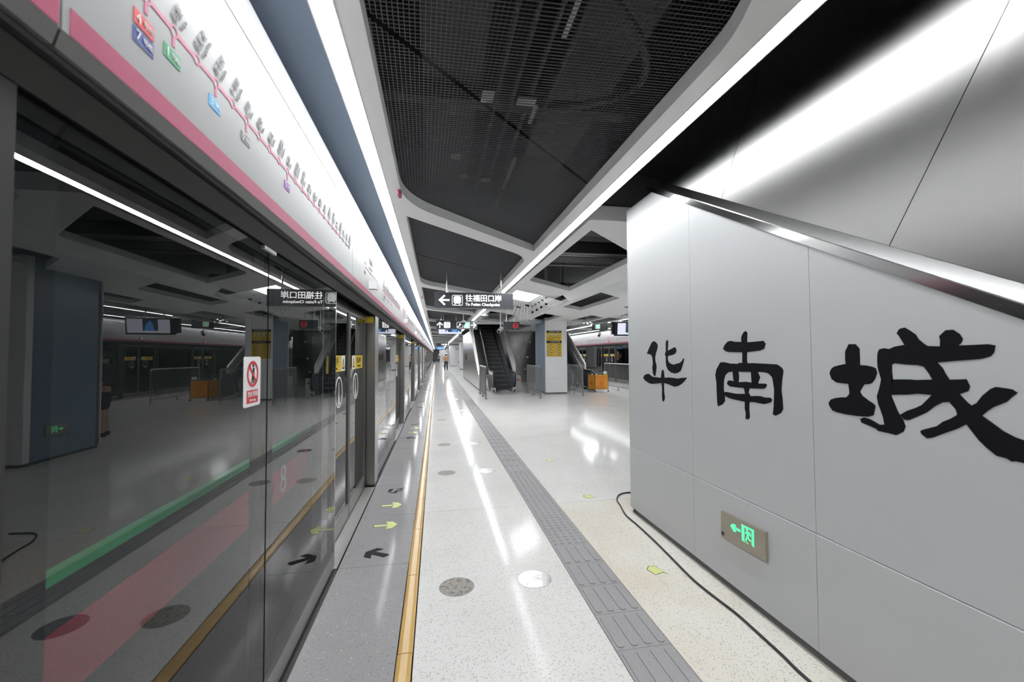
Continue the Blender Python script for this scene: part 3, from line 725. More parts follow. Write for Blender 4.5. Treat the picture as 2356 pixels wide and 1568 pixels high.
CHENG = [[(1.714,1.641),(1.68,1.64),(1.662,1.618),(1.662,1.542),(1.635,1.541),(1.607,1.536),(1.59,1.529),(1.585,1.509),(1.595,1.481),(1.609,1.462),(1.623,1.456),(1.645,1.453),(1.656,1.436),(1.666,1.417),(1.656,1.4),(1.626,1.38),(1.609,1.371),(1.597,1.36),(1.604,1.332),(1.607,1.316),(1.632,1.306),(1.664,1.303),(1.706,1.302),(1.748,1.303),(1.785,1.306),(1.81,1.312),(1.824,1.33),(1.83,1.347),(1.816,1.366),(1.791,1.376),(1.762,1.382),(1.734,1.385),(1.72,1.4),(1.718,1.413),(1.722,1.45),(1.756,1.451),(1.784,1.453),(1.809,1.469),(1.819,1.496),(1.811,1.517),(1.796,1.53),(1.761,1.54),(1.732,1.546),(1.734,1.569),(1.733,1.606),(1.725,1.621)],[(1.583,1.57),(1.58,1.598),(1.573,1.614),(1.553,1.619),(1.53,1.615),(1.508,1.625),(1.468,1.632),(1.468,1.631),(1.489,1.67),(1.498,1.682),(1.487,1.7),(1.465,1.705),(1.443,1.689),(1.424,1.673),(1.414,1.653),(1.396,1.635),(1.383,1.625),(1.341,1.623),(1.339,1.645),(1.342,1.663),(1.32,1.685),(1.296,1.686),(1.275,1.668),(1.266,1.649),(1.271,1.635),(1.281,1.625),(1.237,1.626),(1.193,1.628),(1.173,1.623),(1.177,1.598),(1.187,1.584),(1.216,1.574),(1.276,1.568),(1.351,1.559),(1.334,1.538),(1.326,1.518),(1.313,1.494),(1.371,1.491),(1.383,1.515),(1.399,1.541),(1.42,1.547),(1.462,1.548),(1.51,1.553),(1.512,1.552),(1.521,1.547),(1.522,1.517),(1.519,1.483),(1.523,1.463),(1.527,1.409),(1.514,1.375),(1.504,1.348),(1.496,1.333),(1.484,1.315),(1.475,1.288),(1.484,1.264),(1.514,1.244),(1.542,1.247),(1.589,1.249),(1.595,1.256),(1.63,1.266),(1.664,1.274),(1.669,1.291),(1.65,1.301),(1.622,1.296),(1.581,1.278),(1.561,1.282),(1.566,1.313),(1.577,1.349),(1.585,1.369),(1.59,1.403),(1.581,1.431),(1.573,1.46),(1.569,1.481),(1.575,1.504),(1.582,1.532)],[(1.525,1.483),(1.494,1.485),(1.446,1.487),(1.431,1.486),(1.371,1.491),(1.313,1.494),(1.287,1.496),(1.26,1.499),(1.25,1.472),(1.256,1.454),(1.283,1.441),(1.261,1.414),(1.248,1.402),(1.233,1.413),(1.215,1.442),(1.191,1.468),(1.177,1.476),(1.155,1.474),(1.133,1.471),(1.12,1.46),(1.134,1.445),(1.149,1.426),(1.185,1.404),(1.202,1.388),(1.218,1.369),(1.187,1.345),(1.16,1.323),(1.131,1.308),(1.106,1.301),(1.08,1.294),(1.077,1.264),(1.089,1.23),(1.109,1.225),(1.131,1.226),(1.143,1.222),(1.155,1.23),(1.183,1.233),(1.208,1.254),(1.231,1.278),(1.25,1.307),(1.266,1.33),(1.296,1.308),(1.339,1.283),(1.378,1.259),(1.397,1.253),(1.417,1.267),(1.42,1.279),(1.407,1.287),(1.361,1.308),(1.341,1.328),(1.313,1.345),(1.293,1.362),(1.297,1.381),(1.317,1.408),(1.339,1.404),(1.365,1.386),(1.395,1.357),(1.43,1.335),(1.462,1.316),(1.481,1.316),(1.495,1.334),(1.468,1.354),(1.432,1.372),(1.411,1.386),(1.375,1.429),(1.423,1.43),(1.466,1.422),(1.515,1.418),(1.493,1.419),(1.526,1.416)]]

NEGY = (0, -1, 0)
def enclosure(label, xw, dy, y_lo, ends, xb, zmax=3.085, calli=True, nst=6):
    t = thing('stair_enclosure', label, 'stair enclosure', (xw, 4.09+dy, 0))
    js = [4.053, 2.99, 1.923, .857, -.21, -1.277]
    for a, b in zip(js, js[1:]):
        b, a = b+.0015, a-.0015
        MB().sweep_y([(xw-.003, .055), (xw-.003, .6545), (xw-.001, .6575), (xw+.02, .6575), (xw+.02, .055)], b+dy, a+dy).build('wall_panel', ENAMEL, t)
        za, zb = min(zmax, zi(a)), min(zmax, zi(b))
        if zb < .70:
            bb = max(b, 1.097+(.70-1.708)/SL)
            if bb > a-.05: continue
            pts = [(a, .6615), (bb, .6615), (bb, zi(bb)), (a, za)]
        elif za < zmax or zb == zmax: pts = [(a, .6615), (b, .6615), (b, zb), (a, za)]
        else: pts = [(a, .6615), (b, .6615), (b, zb), (1.097+(zmax-1.708)/SL, zmax), (a, zmax)]
        MB().sweep_x([(y+dy, z) for y, z in pts], xw, xw+.02).build('wall_panel', ENAMEL, t)
    b = MB()
    prof = [(xw, 4.055), (xw, 4.078), (xw+.004, 4.088), (xw+.016, 4.092), (xw+.05, 4.092), (xw+.05, 4.055)]
    b.sweep_z([(x, y+dy) for x, y in prof], .055, zmax); b.build('corner_panel', ENAMEL, t)
    MB().box(xw+.053, xb, 4.07+dy, 4.092+dy, .055, zmax).build('end_panel', ENAMEL, t)
    MB().box(xw+.022, xw+.05, y_lo+dy, 4.06+dy, 0, .055).box(xw+.022, xb, 4.03+dy, 4.06+dy, 0, .055).build('plinth', PLINTH, t)
    MB().box(xw+.021, xw+.04, y_lo+dy, 4.05+dy, .05, .66).sweep_x([(4.05+dy, .66), (-.75+dy, .66), (3.55+dy, 3.07), (4.05+dy, 3.07)], xw+.021, xw+.04).build('backing', KICK, t)
    # inclined rail
    O = Vector((xw, 1.097+dy, 1.708))
    D = Vector((0, C_, S_)); W = Vector((0, -S_, C_))
    fn = lambda s_: (lambda x, w_: O+D*s_+W*w_+Vector((x, 0, 0)))
    MB().prism([(.0, 0), (-.006, 0), (-.006, .045), (.0, .045)], fn(-2.6), fn(2.93)).build('rail_face', FACEST, t)
    MB().prism([(-.006, .045), (-.004, .05), (.046, .098), (.07, .098), (.07, .0), (.0, .0), (.0, .045)], fn(-2.6), fn(2.95)).build('rail_top', STEELB, t)
    # stainless panels above the incline, joints square to it
    s_ = .58-1.275*3
    for i in range(nst):
        a, b_ = s_+.002, s_+1.275-.002
        w1 = 2.5
        MB().prism([(a, .099), (b_, .099), (b_, w1), (a, w1)], lambda q, w_: O+D*q+W*w_+Vector((.05, 0, 0)), lambda q, w_: O+D*q+W*w_+Vector((.07, 0, 0))).build('cladding_panel', STAINL, t)
        s_ += 1.275
    MB().prism([(-3, .099), (4.4, .099), (4.4, 2.5), (-3, 2.5)], lambda q, w_: O+D*q+W*w_+Vector((.071, 0, 0)), lambda q, w_: O+D*q+W*w_+Vector((.08, 0, 0))).build('cladding_backing', MATT, t)
    if calli:
        for nm, st in (('HUA', HUA), ('NAN', NAN), ('CHENG', CHENG)):
            b = MB()
            for p in st: b.decal([[(-y, z) for y, z in p]], (xw, dy, 0), NEGY, ZAX, .002)
            b.build('calligraphy_character', INK, t)
    return t
enclosure('white panelled wall with big black brush calligraphy and steel above', 1.95, 0, -1.277, True, 4.3)

# exit sign on the wall
ex = thing('exit_sign', 'bronze exit sign with glowing green running figure, low on the lettered wall', 'exit sign', (1.95, 2.45, .345))
MB().prism([(2.65, .343), (2.25, .362), (2.25, .534), (2.65, .519)], lambda y, z: (1.95, y, z), lambda y, z: (1.927, y, z)).build('housing', EXITBOX, ex)
def wp(pts): return [(-y, z) for y, z in pts]
EO = (1.927, 0, 0)
MB().decal([wp([(2.554, .457), (2.529, .478), (2.497, .479), (2.511, .464), (2.458, .465), (2.459, .45), (2.511, .448), (2.499, .434), (2.523, .43)])], EO, NEGY, ZAX).build('arrow', EXITG, ex)
MB().decal([wp([(2.448, .507), (2.424, .507), (2.425, .409), (2.416, .404), (2.446, .405)]), wp([(2.424, .507), (2.34, .511), (2.359, .499), (2.424, .494)]),
            wp([(2.34, .511), (2.342, .404), (2.36, .413), (2.361, .426), (2.351, .438), (2.359, .447), (2.359, .5)])], EO, NEGY, ZAX).build('doorway', EXITG, ex)
MB().decal([wp([(2.406, .477), (2.377, .482), (2.363, .462), (2.371, .458), (2.383, .47), (2.387, .447), (2.379, .438), (2.359, .436), (2.366, .43), (2.384, .429), (2.392, .445), (2.408, .416), (2.416, .419), (2.402, .448), (2.4, .468), (2.412, .459), (2.42, .46)]),
            wp([(2.41, .412), (2.398, .41), (2.392, .404), (2.402, .405)]), [(-2.401+.0075*math.cos(a*PI/6), .488+.009*math.sin(a*PI/6)) for a in range(12)]], EO, NEGY, ZAX).build('running_figure', EXITG, ex)
MB().decal([wp([(2.645, .385), (2.618, .386), (2.618, .362), (2.645, .360)])], EO, NEGY, ZAX).build('sensor_window', BLACK, ex)
MB().decal([wp([(2.37, .392), (2.345, .393), (2.345, .382), (2.37, .381)]), wp([(2.335, .384), (2.285, .386), (2.285, .380), (2.335, .378)])], EO, NEGY, ZAX, .0006).build('fine_print', EXITBOX, ex)

# cable on the floor
cp = [(2.30, 4.62), (2.177, 4.608), (2.095, 4.593), (2.009, 4.519), (1.935, 4.376), (1.904, 4.221), (1.847, 3.976), (1.844, 3.738), (1.834, 3.437), (1.811, 3.121), (1.788, 2.85), (1.784, 2.709), (1.795, 2.522), (1.809, 2.37), (1.805, 2.193), (1.797, 1.999), (1.784, 1.826), (1.78, 1.2), (1.79, .2)]
def smooth_path(p, n=5):
    out = []
    for i in range(len(p)-1):
        p0, p1, p2, p3 = (Vector(p[max(i-1, 0)]), Vector(p[i]), Vector(p[i+1]), Vector(p[min(i+2, len(p)-1)]))
        for k in range(n):
            t = k/n
            out.append(tuple(.5*((2*p1)+(p2-p0)*t+(2*p0-5*p1+4*p2-p3)*t*t+(3*p1-p0-3*p2+p3)*t**3)))
    out.append(tuple(p[-1])); return out
cb = MB().tube([(x, y, .0085) for x, y in smooth_path(cp)], .0075, 8).build('cable', RUBBER, None, smooth=True)
tag(cb, 'black cable snaking on the floor along the lettered wall', 'cable')

# ------------------------------------------------------------------ floor markings
def floor_marking(polys, m, outline=None, parent=None):
    t = thing('floor_arrow', '', 'floor marking', (0, 0, 0))
    if outline:
        o2 = []
        for p in polys:
            cx, cy_ = sum(x for x, y in p)/len(p), sum(y for x, y in p)/len(p)
            n = len(p); q = []
            for i in range(n):
                a, b, c = Vector(p[i-1]), Vector(p[i]), Vector(p[(i+1) % n])
                d1, d2 = (b-a).normalized(), (c-b).normalized(); n1, n2 = Vector((d1.y, -d1.x)), Vector((d2.y, -d2.x))
                s = sum(p[j][0]*p[(j+1) % n][1]-p[(j+1) % n][0]*p[j][1] for j in range(n))
                nn = (n1+n2).normalized()*(1 if s > 0 else -1)*.006; q.append((b.x+nn.x, b.y+nn.y))
            o2.append(q)
        MB().decal(o2, (0, 0, .0002), (1, 0, 0), (0, 1, 0), .0008).build('outline', OUTL, t)
    MB().decal(polys, (0, 0, .0006), (1, 0, 0), (0, 1, 0), .0010).build('arrow_face', m, t)
    return t
yel = [(-.574, 4.183), (-.569, 4.202), (-.448, 4.205), (-.475, 4.27), (-.41, 4.27), (-.359, 4.192), (-.403, 4.105), (-.464, 4.101), (-.443, 4.165), (-.563, 4.162)]
blk = [(-.567, 3.568), (-.565, 3.655), (-.48, 3.714), (-.425, 3.683), (-.468, 3.656), (-.486, 3.647), (-.373, 3.583), (-.375, 3.56), (-.408, 3.533), (-.51, 3.6), (-.508, 3.531)]
blk2 = [(-y_, 8.79-x_) for x_, y_ in []]
mir = lambda p: [(x, 2*4.435-y) for x, y in p][::-1]
BRK = [[(-.56, 5.18), (-.55, 5.29), (-.50, 5.30), (-.52, 5.20)], [(-.50, 5.15), (-.46, 5.24), (-.44, 5.24), (-.45, 5.15)], [(-.54, 5.15), (-.47, 5.13), (-.45, 5.145), (-.52, 5.17)], [(-.47, 5.27), (-.41, 5.31), (-.37, 5.315), (-.42, 5.26)], [(-.44, 5.20), (-.40, 5.25), (-.385, 5.24), (-.42, 5.18)]]
ya = floor_marking([yel], PALEY, True); ya['label'] = 'nearer pale yellow arrow on the grey edge by the nearest doors'
yb = floor_marking([[(x, y+.54) for x, y in yel]], PALEY, True); yb['label'] = 'farther pale yellow arrow on the grey edge by the nearest doors'
ba = floor_marking([blk], BLKMARK); ba['label'] = 'solid black arrow on the grey edge by the nearest doors'
bb_ = floor_marking(BRK, BLKMARK); bb_['label'] = 'worn broken black arrow on the grey edge by the nearest doors'
for k in range(-1, 6):
    if k == 0: continue
    w_ = 'before the nearest doors' if k < 0 else f'at the {ORD[k]} doors after the nearest'
    for src, nm in ((ya, 'nearer yellow arrow on the grey edge '), (yb, 'farther yellow arrow on the grey edge '), (ba, 'black arrow on the grey edge '), (bb_, 'worn black arrow on the grey edge ')):
        c = copy_tree(src); c.location = (0, k*P, 0); c['label'] = nm+w_
for x, y, nm in ((1.588, 2.957, 'nearest, beside the cable'), (1.68, 4.60, 'middle, past the wall corner'), (1.68, 6.26, 'farthest and faintest')):
    q = floor_marking([[(x-.045, y+.01), (x-.02, y-.065), (x+.05, y-.045), (x+.07, y-.075), (x+.035, y+.045), (x-.01, y+.055)]], PALEY, True)
    q.name = 'floor_arrow'; q['label'] = f'part of a pale green arrow on the white floor, {nm}'
DISCW = mat('worn_disc', (.16, .165, .17), .45)
_nt = DISCW.node_tree; _nz = _nt.nodes.new('ShaderNodeTexNoise'); _nz.inputs['Scale'].default_value = 34; _nz.inputs['Detail'].default_value = 6; _nz.inputs['Roughness'].default_value = .75
_g = _nt.nodes.new('ShaderNodeNewGeometry'); _nt.links.new(_g.outputs['Position'], _nz.inputs['Vector'])
_cr = _nt.nodes.new('ShaderNodeValToRGB'); _e = _cr.color_ramp
_e.elements[0].position = .42; _e.elements[0].color = (.10, .105, .11, 1); _e.elements[1].position = .52; _e.elements[1].color = (.27, .28, .28, 1)
_x = _e.elements.new(.575); _x.color = (.36, .23, .09, 1)
_nt.links.new(_nz.outputs['Fac'], _cr.inputs[0]); _nt.links.new(_cr.outputs[0], _nt.nodes['Principled BSDF'].inputs['Base Color'])
DISCS = mat('steel_disc', (.55, .55, .55), .22, metal=.9, noise=.12, nscale=25, bump=.05, bscale=30)
def disc(x, y, m, scrib):
    t = thing('floor_disc', '', 'floor disc', (x, y, 0))
    MB().sweep_z(circ(x, y, .118, 40), -.004, .0009).build('disc_face', m, t)
    b = MB()
    if scrib:
        random.seed(3)
        for _ in range(9):
            a0, r0 = random.uniform(0, 2*PI), random.uniform(.02, .09); cx, cy_ = x+r0*math.cos(a0), y+r0*math.sin(a0)
            p = [(cx, cy_)]; an = random.uniform(0, 6)
            for _k in range(5):
                an += random.uniform(-1, 1); p.append((p[-1][0]+.012*math.cos(an), p[-1][1]+.012*math.sin(an)))
            p = [q for q in p if math.hypot(q[0]-x, q[1]-y) < .108]
            for q0, q1 in zip(p, p[1:]): b.decal([line2(q0, q1, .0028)], (0, 0, .0009), (1, 0, 0), (0, 1, 0), .0004)
        b.build('scratch_marks', GREYP, t)
    MB().decal(ring(x, y, .1175, .121, 40), (0, 0, .0002), (1, 0, 0), (0, 1, 0), .0005).build('disc_rim', GREYP, t)
    return t
d1, d2 = disc(.14, 3.0, DISCW, False), disc(.69, 3.0, DISCS, True)
d1['label'] = 'nearest dark round floor disc with rusty smears beside the yellow strip'; d2['label'] = 'nearest shiny steel floor disc beside the tactile paving'
for i, y in enumerate((5.87, 7.71, 10.64, 12.32, 15.43, 17.5, 20.3, 22.3, 25.1, 27.1, 30.0, 32.0)):
    a = copy_tree(d1); a.location = (.14, y, 0); a['label'] = f'dark round floor disc by the yellow strip, {ORD[i+1]} from the camera'
    a = copy_tree(d2); a.location = (.69, y, 0); a['label'] = f'round steel floor disc by the tactile paving, {ORD[i+1]} from the camera'
a = copy_tree(d1); a.location = (.14, 1.02, 0); a['label'] = 'dark round floor disc by the yellow strip, closest to the camera of all'
a = copy_tree(d2); a.location = (.69, 1.02, 0); a['label'] = 'round steel floor disc by the tactile paving, closest to the camera of all'

COLW = mat('column_white', (.88, .88, .89), .35)
# ------------------------------------------------------------------ columns
def column(label, y0, y1):
    t = thing('square_column', label, 'column', (4.83, (y0+y1)/2, 0))
    MB().box(4.385, 5.275, y0, y0+.02, .05, .62).build('front_panel', COLW, t); MB().box(4.385, 5.275, y0, y0+.02, .624, 3.1).build('front_panel', COLW, t)
    MB().box(4.38, 4.40, y0+.12, y1-.12, .05, 3.1).build('side_panel', BLUECOL, t); MB().box(5.26, 5.28, y0+.12, y1-.12, .05, 3.1).build('side_panel', BLUECOL, t)
    for xa, ya_ in ((4.38, y0+.004), (5.26, y0+.004)): MB().box(xa, xa+.02, ya_, ya_+.112, .05, 3.1).build('edge_panel', COLW, t)
    MB().box(4.385, 5.275, y1-.02, y1, .05, 3.1).build('back_panel', COLW, t)
    MB().box(4.41, 5.25, y0+.03, y1-.03, 0, 3.1).build('column_core', PLINTH, t)
    return t
column('white square column with blue side and yellow poster', 16.68, 18.5)
column('square column with blue side, seen mirrored in the left glass', 7.30, 8.76)
e2 = copy_tree(ex); e2.location = (4.38, 7.85, .36); e2['label'] = 'exit sign on the blue column mirrored in the left glass'
# poster
po = thing('safety_poster', 'yellow and black safety poster on the white column', 'poster', (4.73, 16.68, 1.5))
PX0, PX1, PZ0, PZ1 = 4.41, 5.05, 1.503, 2.568
XAX = (1, 0, 0)
def dec(polys, y, m, nm, par, t=.0012): return MB().decal(polys, (0, y, 0), XAX, ZAX, t).build(nm, m, par)
dec([rect(PX0, PZ0, PX1, PZ1)], 16.68, YELLOWP, 'poster_sheet', po, .003)
hgt = PZ1-PZ0; zf = lambda f: PZ1-hgt*f
y_ = 16.677
dec([rect(PX0, zf(.085), PX1, PZ1), rect(PX0, zf(.48), PX1, zf(.39))], y_, BLACK, 'heading_band', po)
text('请站稳扶好 注意安全', .055, WHITEP, (4.76, y_-.0012, zf(.043)), XAX, ZAX, po); text('安全乘梯 文明乘梯', .05, WHITEP, (4.78, y_-.0012, zf(.435)), XAX, ZAX, po)
for i in range(3):
    cx = 4.575+.155*i
    dec([circ(cx, zf(.175), .052, 20)], y_, WHITEP, 'pictogram_disc', po); dec([[(cx-.025, zf(.215)), (cx+.03, zf(.215)), (cx+.005, zf(.17)), (cx+.012, zf(.135)), (cx-.012, zf(.135)), (cx-.008, zf(.17))]], y_-.0012, BLACK, 'pictogram', po)
dec([rect(4.45, zf(.285), 4.59, zf(.27)), rect(4.61, zf(.285), 4.82, zf(.27)), rect(4.85, zf(.285), 5.0, zf(.27)), rect(4.45, zf(.345), 4.71, zf(.33))], y_, OUTL, 'text_line', po)
for j in range(5):
    for cxx, m in ((4.485, WHITEP), (4.82, WHITEP)):
        zc = zf(.555+.098*j)
        dec([circ(cxx, zc, .043, 18)], y_, m, 'rule_disc', po)
        dec(ring(cxx, zc, .036, .044, 18), y_-.0012, BLACK if cxx < 4.6 else REDP, 'rule_ring', po); dec([[(cxx-.014, zc-.022), (cxx+.018, zc-.022), (cxx+.004, zc+.024)]], y_-.0012, BLACK, 'pictogram', po)
        dec([rect(cxx+.07, zc, cxx+.07+.11+.02*((j*3) % 2), zc+.018)], y_, OUTL, 'text_line', po)

# ------------------------------------------------------------------ hanging signs
def pole(b, x, y, z0, z1, r=.016): b.tube([(x, y, z0), (x, y, z1)], r, 8)
def hang_sign(name, label, x0, x1, y, z0, z1, poles, m=SIGN, depth=.10, group=None):
    t = thing(name, label, 'hanging sign', ((x0+x1)/2, y, z0))
    MB().box(x0, x1, y, y+depth, z0, z1).build('sign_box', m, t)
    MB().box(x0-.006, x1+.006, y-.004, y+depth+.004, z0-.006, z0).box(x0-.006, x1+.006, y-.004, y+depth+.004, z1, z1+.006).build('frame_edge', STEELD, t)
    for px in poles:
        b = MB(); pole(b, px, y+depth/2, z1, 3.3); b.tube([(px, y+depth/2, z1+.006), (px, y+depth/2, z1+.03)], .03, 8); b.build('hanger_pole', STEEL, t)
    return t
def D(polys, y, m, nm, par, t=.002): return MB().decal(polys, (0, y, 0), XAX, ZAX, t).build(nm, m, par)
Y = 8.28
sa = hang_sign('direction_sign', 'charcoal hanging sign pointing left to a train, nearest of the hanging signs', -.03, 1.513, Y, 2.51, 2.81, (.21, 1.27))
D([line2((.065, 2.664), (.256, 2.664), .036), line2((.058, 2.651), (.165, 2.757), .038), line2((.058, 2.677), (.165, 2.571), .038)], Y, SIGNW, 'arrow', sa)
D(rframe(.302, 2.56, .512, 2.765, .03, .011), Y, SIGNW, 'pictogram_frame', sa)
D([rrect(.335, 2.60, .479, 2.745, .035)], Y, SIGNW, 'train_pictogram', sa)
D([rrect(.353, 2.665, .40, 2.722, .010), rrect(.414, 2.665, .461, 2.722, .010), circ(.367, 2.635, .009, 10), circ(.447, 2.635, .009, 10)], Y-.002, SIGN, 'train_window', sa)
D([rrect(.357, 2.669, .396, 2.718, .008), rrect(.418, 2.669, .457, 2.718, .008)], Y-.004, SIGNW, 'train_window', sa)
D([line2((.375, 2.60), (.352, 2.575), .013), line2((.439, 2.60), (.462, 2.575), .013)], Y, SIGNW, 'train_pictogram', sa)
text('往福田口岸', .147, SIGNW, (.562, Y-.001, 2.70), XAX, ZAX, sa, bold=.0024, align='LEFT', spacing=.96)
text('To Futian Checkpoint', .077, SIGNW, (.562, Y-.001, 2.585), XAX, ZAX, sa, bold=.002, align='LEFT')
Y = 17.0
sb = hang_sign('direction_sign', 'charcoal hanging sign with lift and escalator pictograms above a screen', 0.0, 1.63, Y, 2.628, 2.965, (.20,))
def arrow_poly(cx, cz, s, d):   # d: direction unit vector
    dx, dz = d; px, pz = -dz, dx
    T = lambda a, b: (cx+dx*a*s+px*b*s, cz+dz*a*s+pz*b*s)
    return [line2(T(-1, 0), T(.85, 0), .36*s), line2(T(.95, .12), T(-.02, -1.0), .38*s), line2(T(.95, -.12), T(-.02, 1.0), .38*s)]
D(arrow_poly(.143, 2.785, .115, (0, 1)), Y, SIGNW, 'arrow', sb)
D([rrect(.302, 2.667, .555, 2.912, .04)], Y, SIGNW, 'lift_pictogram', sb)
D([rect(.372, 2.865, .42, 2.89), rect(.455, 2.865, .503, 2.89), rect(.372, 2.69, .42, 2.715), rect(.455, 2.69, .503, 2.715), ] + ring(.437, 2.785, .035, .05, 12), Y-.002, SIGN, 'lift_pictogram', sb)
D(rframe(.808, 2.667, 1.053, 2.912, .035, .014)+[line2((.85, 2.71), (.99, 2.83), .03), line2((.83, 2.725), (.87, 2.725), .03), line2((.92, 2.80), (.935, 2.87), .03)], Y, SIGNW, 'escalator_pictogram', sb)
D([rrect(1.09, 2.667, 1.33, 2.912, .035)], Y, SIGNW, 'exit_pictogram', sb); D([rrect(1.10, 2.677, 1.32, 2.902, .03)], Y-.002, SIGNG, 'exit_pictogram', sb)
D([rect(1.135, 2.745, 1.285, 2.77), rect(1.198, 2.745, 1.222, 2.88), rect(1.145, 2.80, 1.275, 2.82), rect(1.145, 2.80, 1.165, 2.86), rect(1.255, 2.80, 1.275, 2.86), rect(1.135, 2.745, 1.155, 2.79), rect(1.265, 2.745, 1.285, 2.79), rect(1.14, 2.70, 1.28, 2.72)], Y-.004, SIGNW, 'exit_character', sb)
D(arrow_poly(1.475, 2.785, .105, (1, 0)), Y, SIGNW, 'arrow', sb)
def screen(label, x0, x1, y, z0, z1, blue=False, hang=None, cat='screen'):
    t = thing('info_screen', label, cat, ((x0+x1)/2, y, z0))
    MB().box(x0-.015, x1+.015, y, y+.12, z0-.02, z1+.015).build('casing', BLACK, t)
    dx, dz = x1-x0, z1-z0
    D([rect(x0, z0, x1, z1)], y, SCREENB if blue else SCREENW, 'display', t)
    if not blue:
        D([rect(x0+.29*dx, z0+.42*dz, x1-.02*dx, z1)], y-.002, SCREEND, 'picture_area', t)
        D([[(x0+.31*dx, z0+.42*dz), (x0+.41*dx, z0+.42*dz), (x0+.365*dx, z1)], [(x0+.83*dx, z0+.42*dz), (x0+.92*dx, z0+.42*dz), (x0+.87*dx, z0+.8*dz)]], y-.004, SCREENW, 'picture_shape', t)
        D([[(x0+.60*dx, z0+.42*dz), (x0+.78*dx, z0+.42*dz), (x0+.82*dx, z1), (x0+.56*dx, z1)]], y-.004, SCREENB, 'picture_shape', t)
    else:
        D([rect(x0+.1*dx, z0+.35*dz, x1-.1*dx, z0+.55*dz)], y-.002, SCREENW, 'picture_shape', t)
    if hang:
        for px in hang:
            b = MB(); pole(b, px, y+.06, z1, 3.3); b.build('hanger_pole', STEEL, t)
    return t
screen('wide information screen hanging just below the lift and escalator sign', .10, 1.02, 17.3, 2.45, 2.632, hang=(.3, .8))
# dome camera on a pole in front of sign
def dome(label, x, y, z, r=.09, ztop=3.3):
    t = thing('dome_camera', label, 'camera', (x, y, z))
    b = MB(); pole(b, x, y, z+.04, ztop, .02); b.build('hanger_pole', CAMW, t)
    MB().lathe((x, y, z), [(.001, .06), (.04, .06), (r*1.1, .03), (r*1.25, .0), (r*1.2, -.02), (.001, -.02)], 20).build('housing', CAMW, t, smooth=True)
    MB().lathe((x, y, z-.02), [(r, .0), (r*.95, -.03), (r*.7, -.07), (r*.3, -.09), (.001, -.095)], 20).build('dome_lens', BALU, t, smooth=True)
    return t
dome('pale domed camera on a pole overlapping the lift sign', .98, 15.6, 2.80, .085)
dome('pale round camera hanging under the right light strip', 1.70, 14.9, 2.98, .11)
def cctv(label, x, y, z, ztop):
    t = thing('security_camera', label, 'camera', (x, y, z))
    b = MB(); pole(b, x, y, z+.10, ztop, .02); b.build('hanger_pole', CAMW, t)
    MB().box(x-.03, x+.03, y-.02, y+.04, z+.04, z+.12).build('bracket', CAMW, t)
    MB().tube([(x+.07, y+.10, z+.06), (x-.10, y-.18, z-.05)], [.06, .065], 12).build('housing', CAMW, t)
    MB().tube([(x-.101, y-.181, z-.051), (x-.106, y-.19, z-.054)], .045, 12).build('lens', BLACK, t)
    return t
cctv('pale security camera on a pole beside the red no-entry sign', 2.25, 14.8, 2.46, 3.1)
# no-entry sign
Y = 15.0
sn = hang_sign('no_entry_sign', 'black hanging sign with red no-entry circle above the escalator', 2.376, 2.965, Y, 2.495, 2.778, (2.505, 2.807))
D(ring(2.82, 2.64, .078, .095, 28)+[rect(2.75, 2.632, 2.89, 2.648)], Y, REDLED, 'no_entry_ring', sn); D([circ(2.82, 2.64, .078, 28)], Y+.001, REDLEDD, 'no_entry_face', sn)
# far signs
Y = 45.0
sc_ = hang_sign('direction_sign', 'small far charcoal sign with white symbols beyond the lift sign', .03, 1.42, Y, 2.52, 2.83, (.2, 1.2))
D([circ(.60, 2.69, .07, 12), rect(.70, 2.60, .84, 2.76), rect(.90, 2.59, 1.11, 2.77)]+arrow_poly(1.24, 2.68, .10, (1, 0)), Y, SIGNW, 'symbol', sc_)
screen('far blue screen hanging below the small far sign', .09, .79, 45.2, 2.17, 2.47, True, (.2, .6))
sd = hang_sign('direction_sign', 'farthest tiny dark sign down the platform', .25, 1.75, 78, 2.5, 2.9, (.5, 1.5))
D([rect(.5, 2.6, 1.5, 2.75)], 78, SIGNW, 'symbol', sd)
# right side exit sign, its camera, and the tilted screen
Y = 17.5
sx_ = hang_sign('exit_direction_sign', 'black hanging sign with green exit symbol on the far right', 6.72, 7.42, Y, 2.645, 2.985, (6.85, 7.0, 7.28), BLACK)
D([rrect(6.84, 2.70, 7.05, 2.935, .03)], Y, SIGNW, 'exit_pictogram', sx_); D([rrect(6.85, 2.71, 7.04, 2.925, .03)], Y-.002, SIGNG, 'exit_pictogram', sx_)
D([rect(6.875, 2.77, 7.015, 2.79), rect(6.935, 2.77, 6.955, 2.91), rect(6.885, 2.83, 7.005, 2.85), rect(6.885, 2.83, 6.902, 2.885), rect(6.988, 2.83, 7.005, 2.885), rect(6.875, 2.735, 7.015, 2.75)], Y-.004, SIGNW, 'exit_character', sx_)
cctv('dark security camera under the green exit sign on the far right', 6.98, 17.4, 2.44, 2.645)
tv = thing('info_screen', 'tilted information screen at the edge of the lettered wall', 'screen', (6.85, 15.0, 2.3))
R_ = Vector((.97, -.24, 0)); U_ = Vector((0, -.12, .99)); OO = Vector((6.62, 15.0, 2.30))
mpb = lambda a, b, c: tuple(OO+R_*a+U_*b+R_.cross(U_)*c)
MB().prism([(-.02, -.02), (1.2, -.02), (1.2, .50), (-.02, .50)], lambda a, b: mpb(a, b, 0), lambda a, b: mpb(a, b, -.10)).prism([(.0, .03), (.02, .03), (.02, .5), (.0, .5)], lambda a, b: mpb(a-.10, b, -.05), lambda a, b: mpb(a-.10, b+.0, -.35)).prism([(-.12, .5), (1.2, .5), (1.1, .03), (-.05, .03)], lambda a, b: mpb(a, b, -.10), lambda a, b: mpb(a, b, -.32)).build('casing', BLACK, tv)
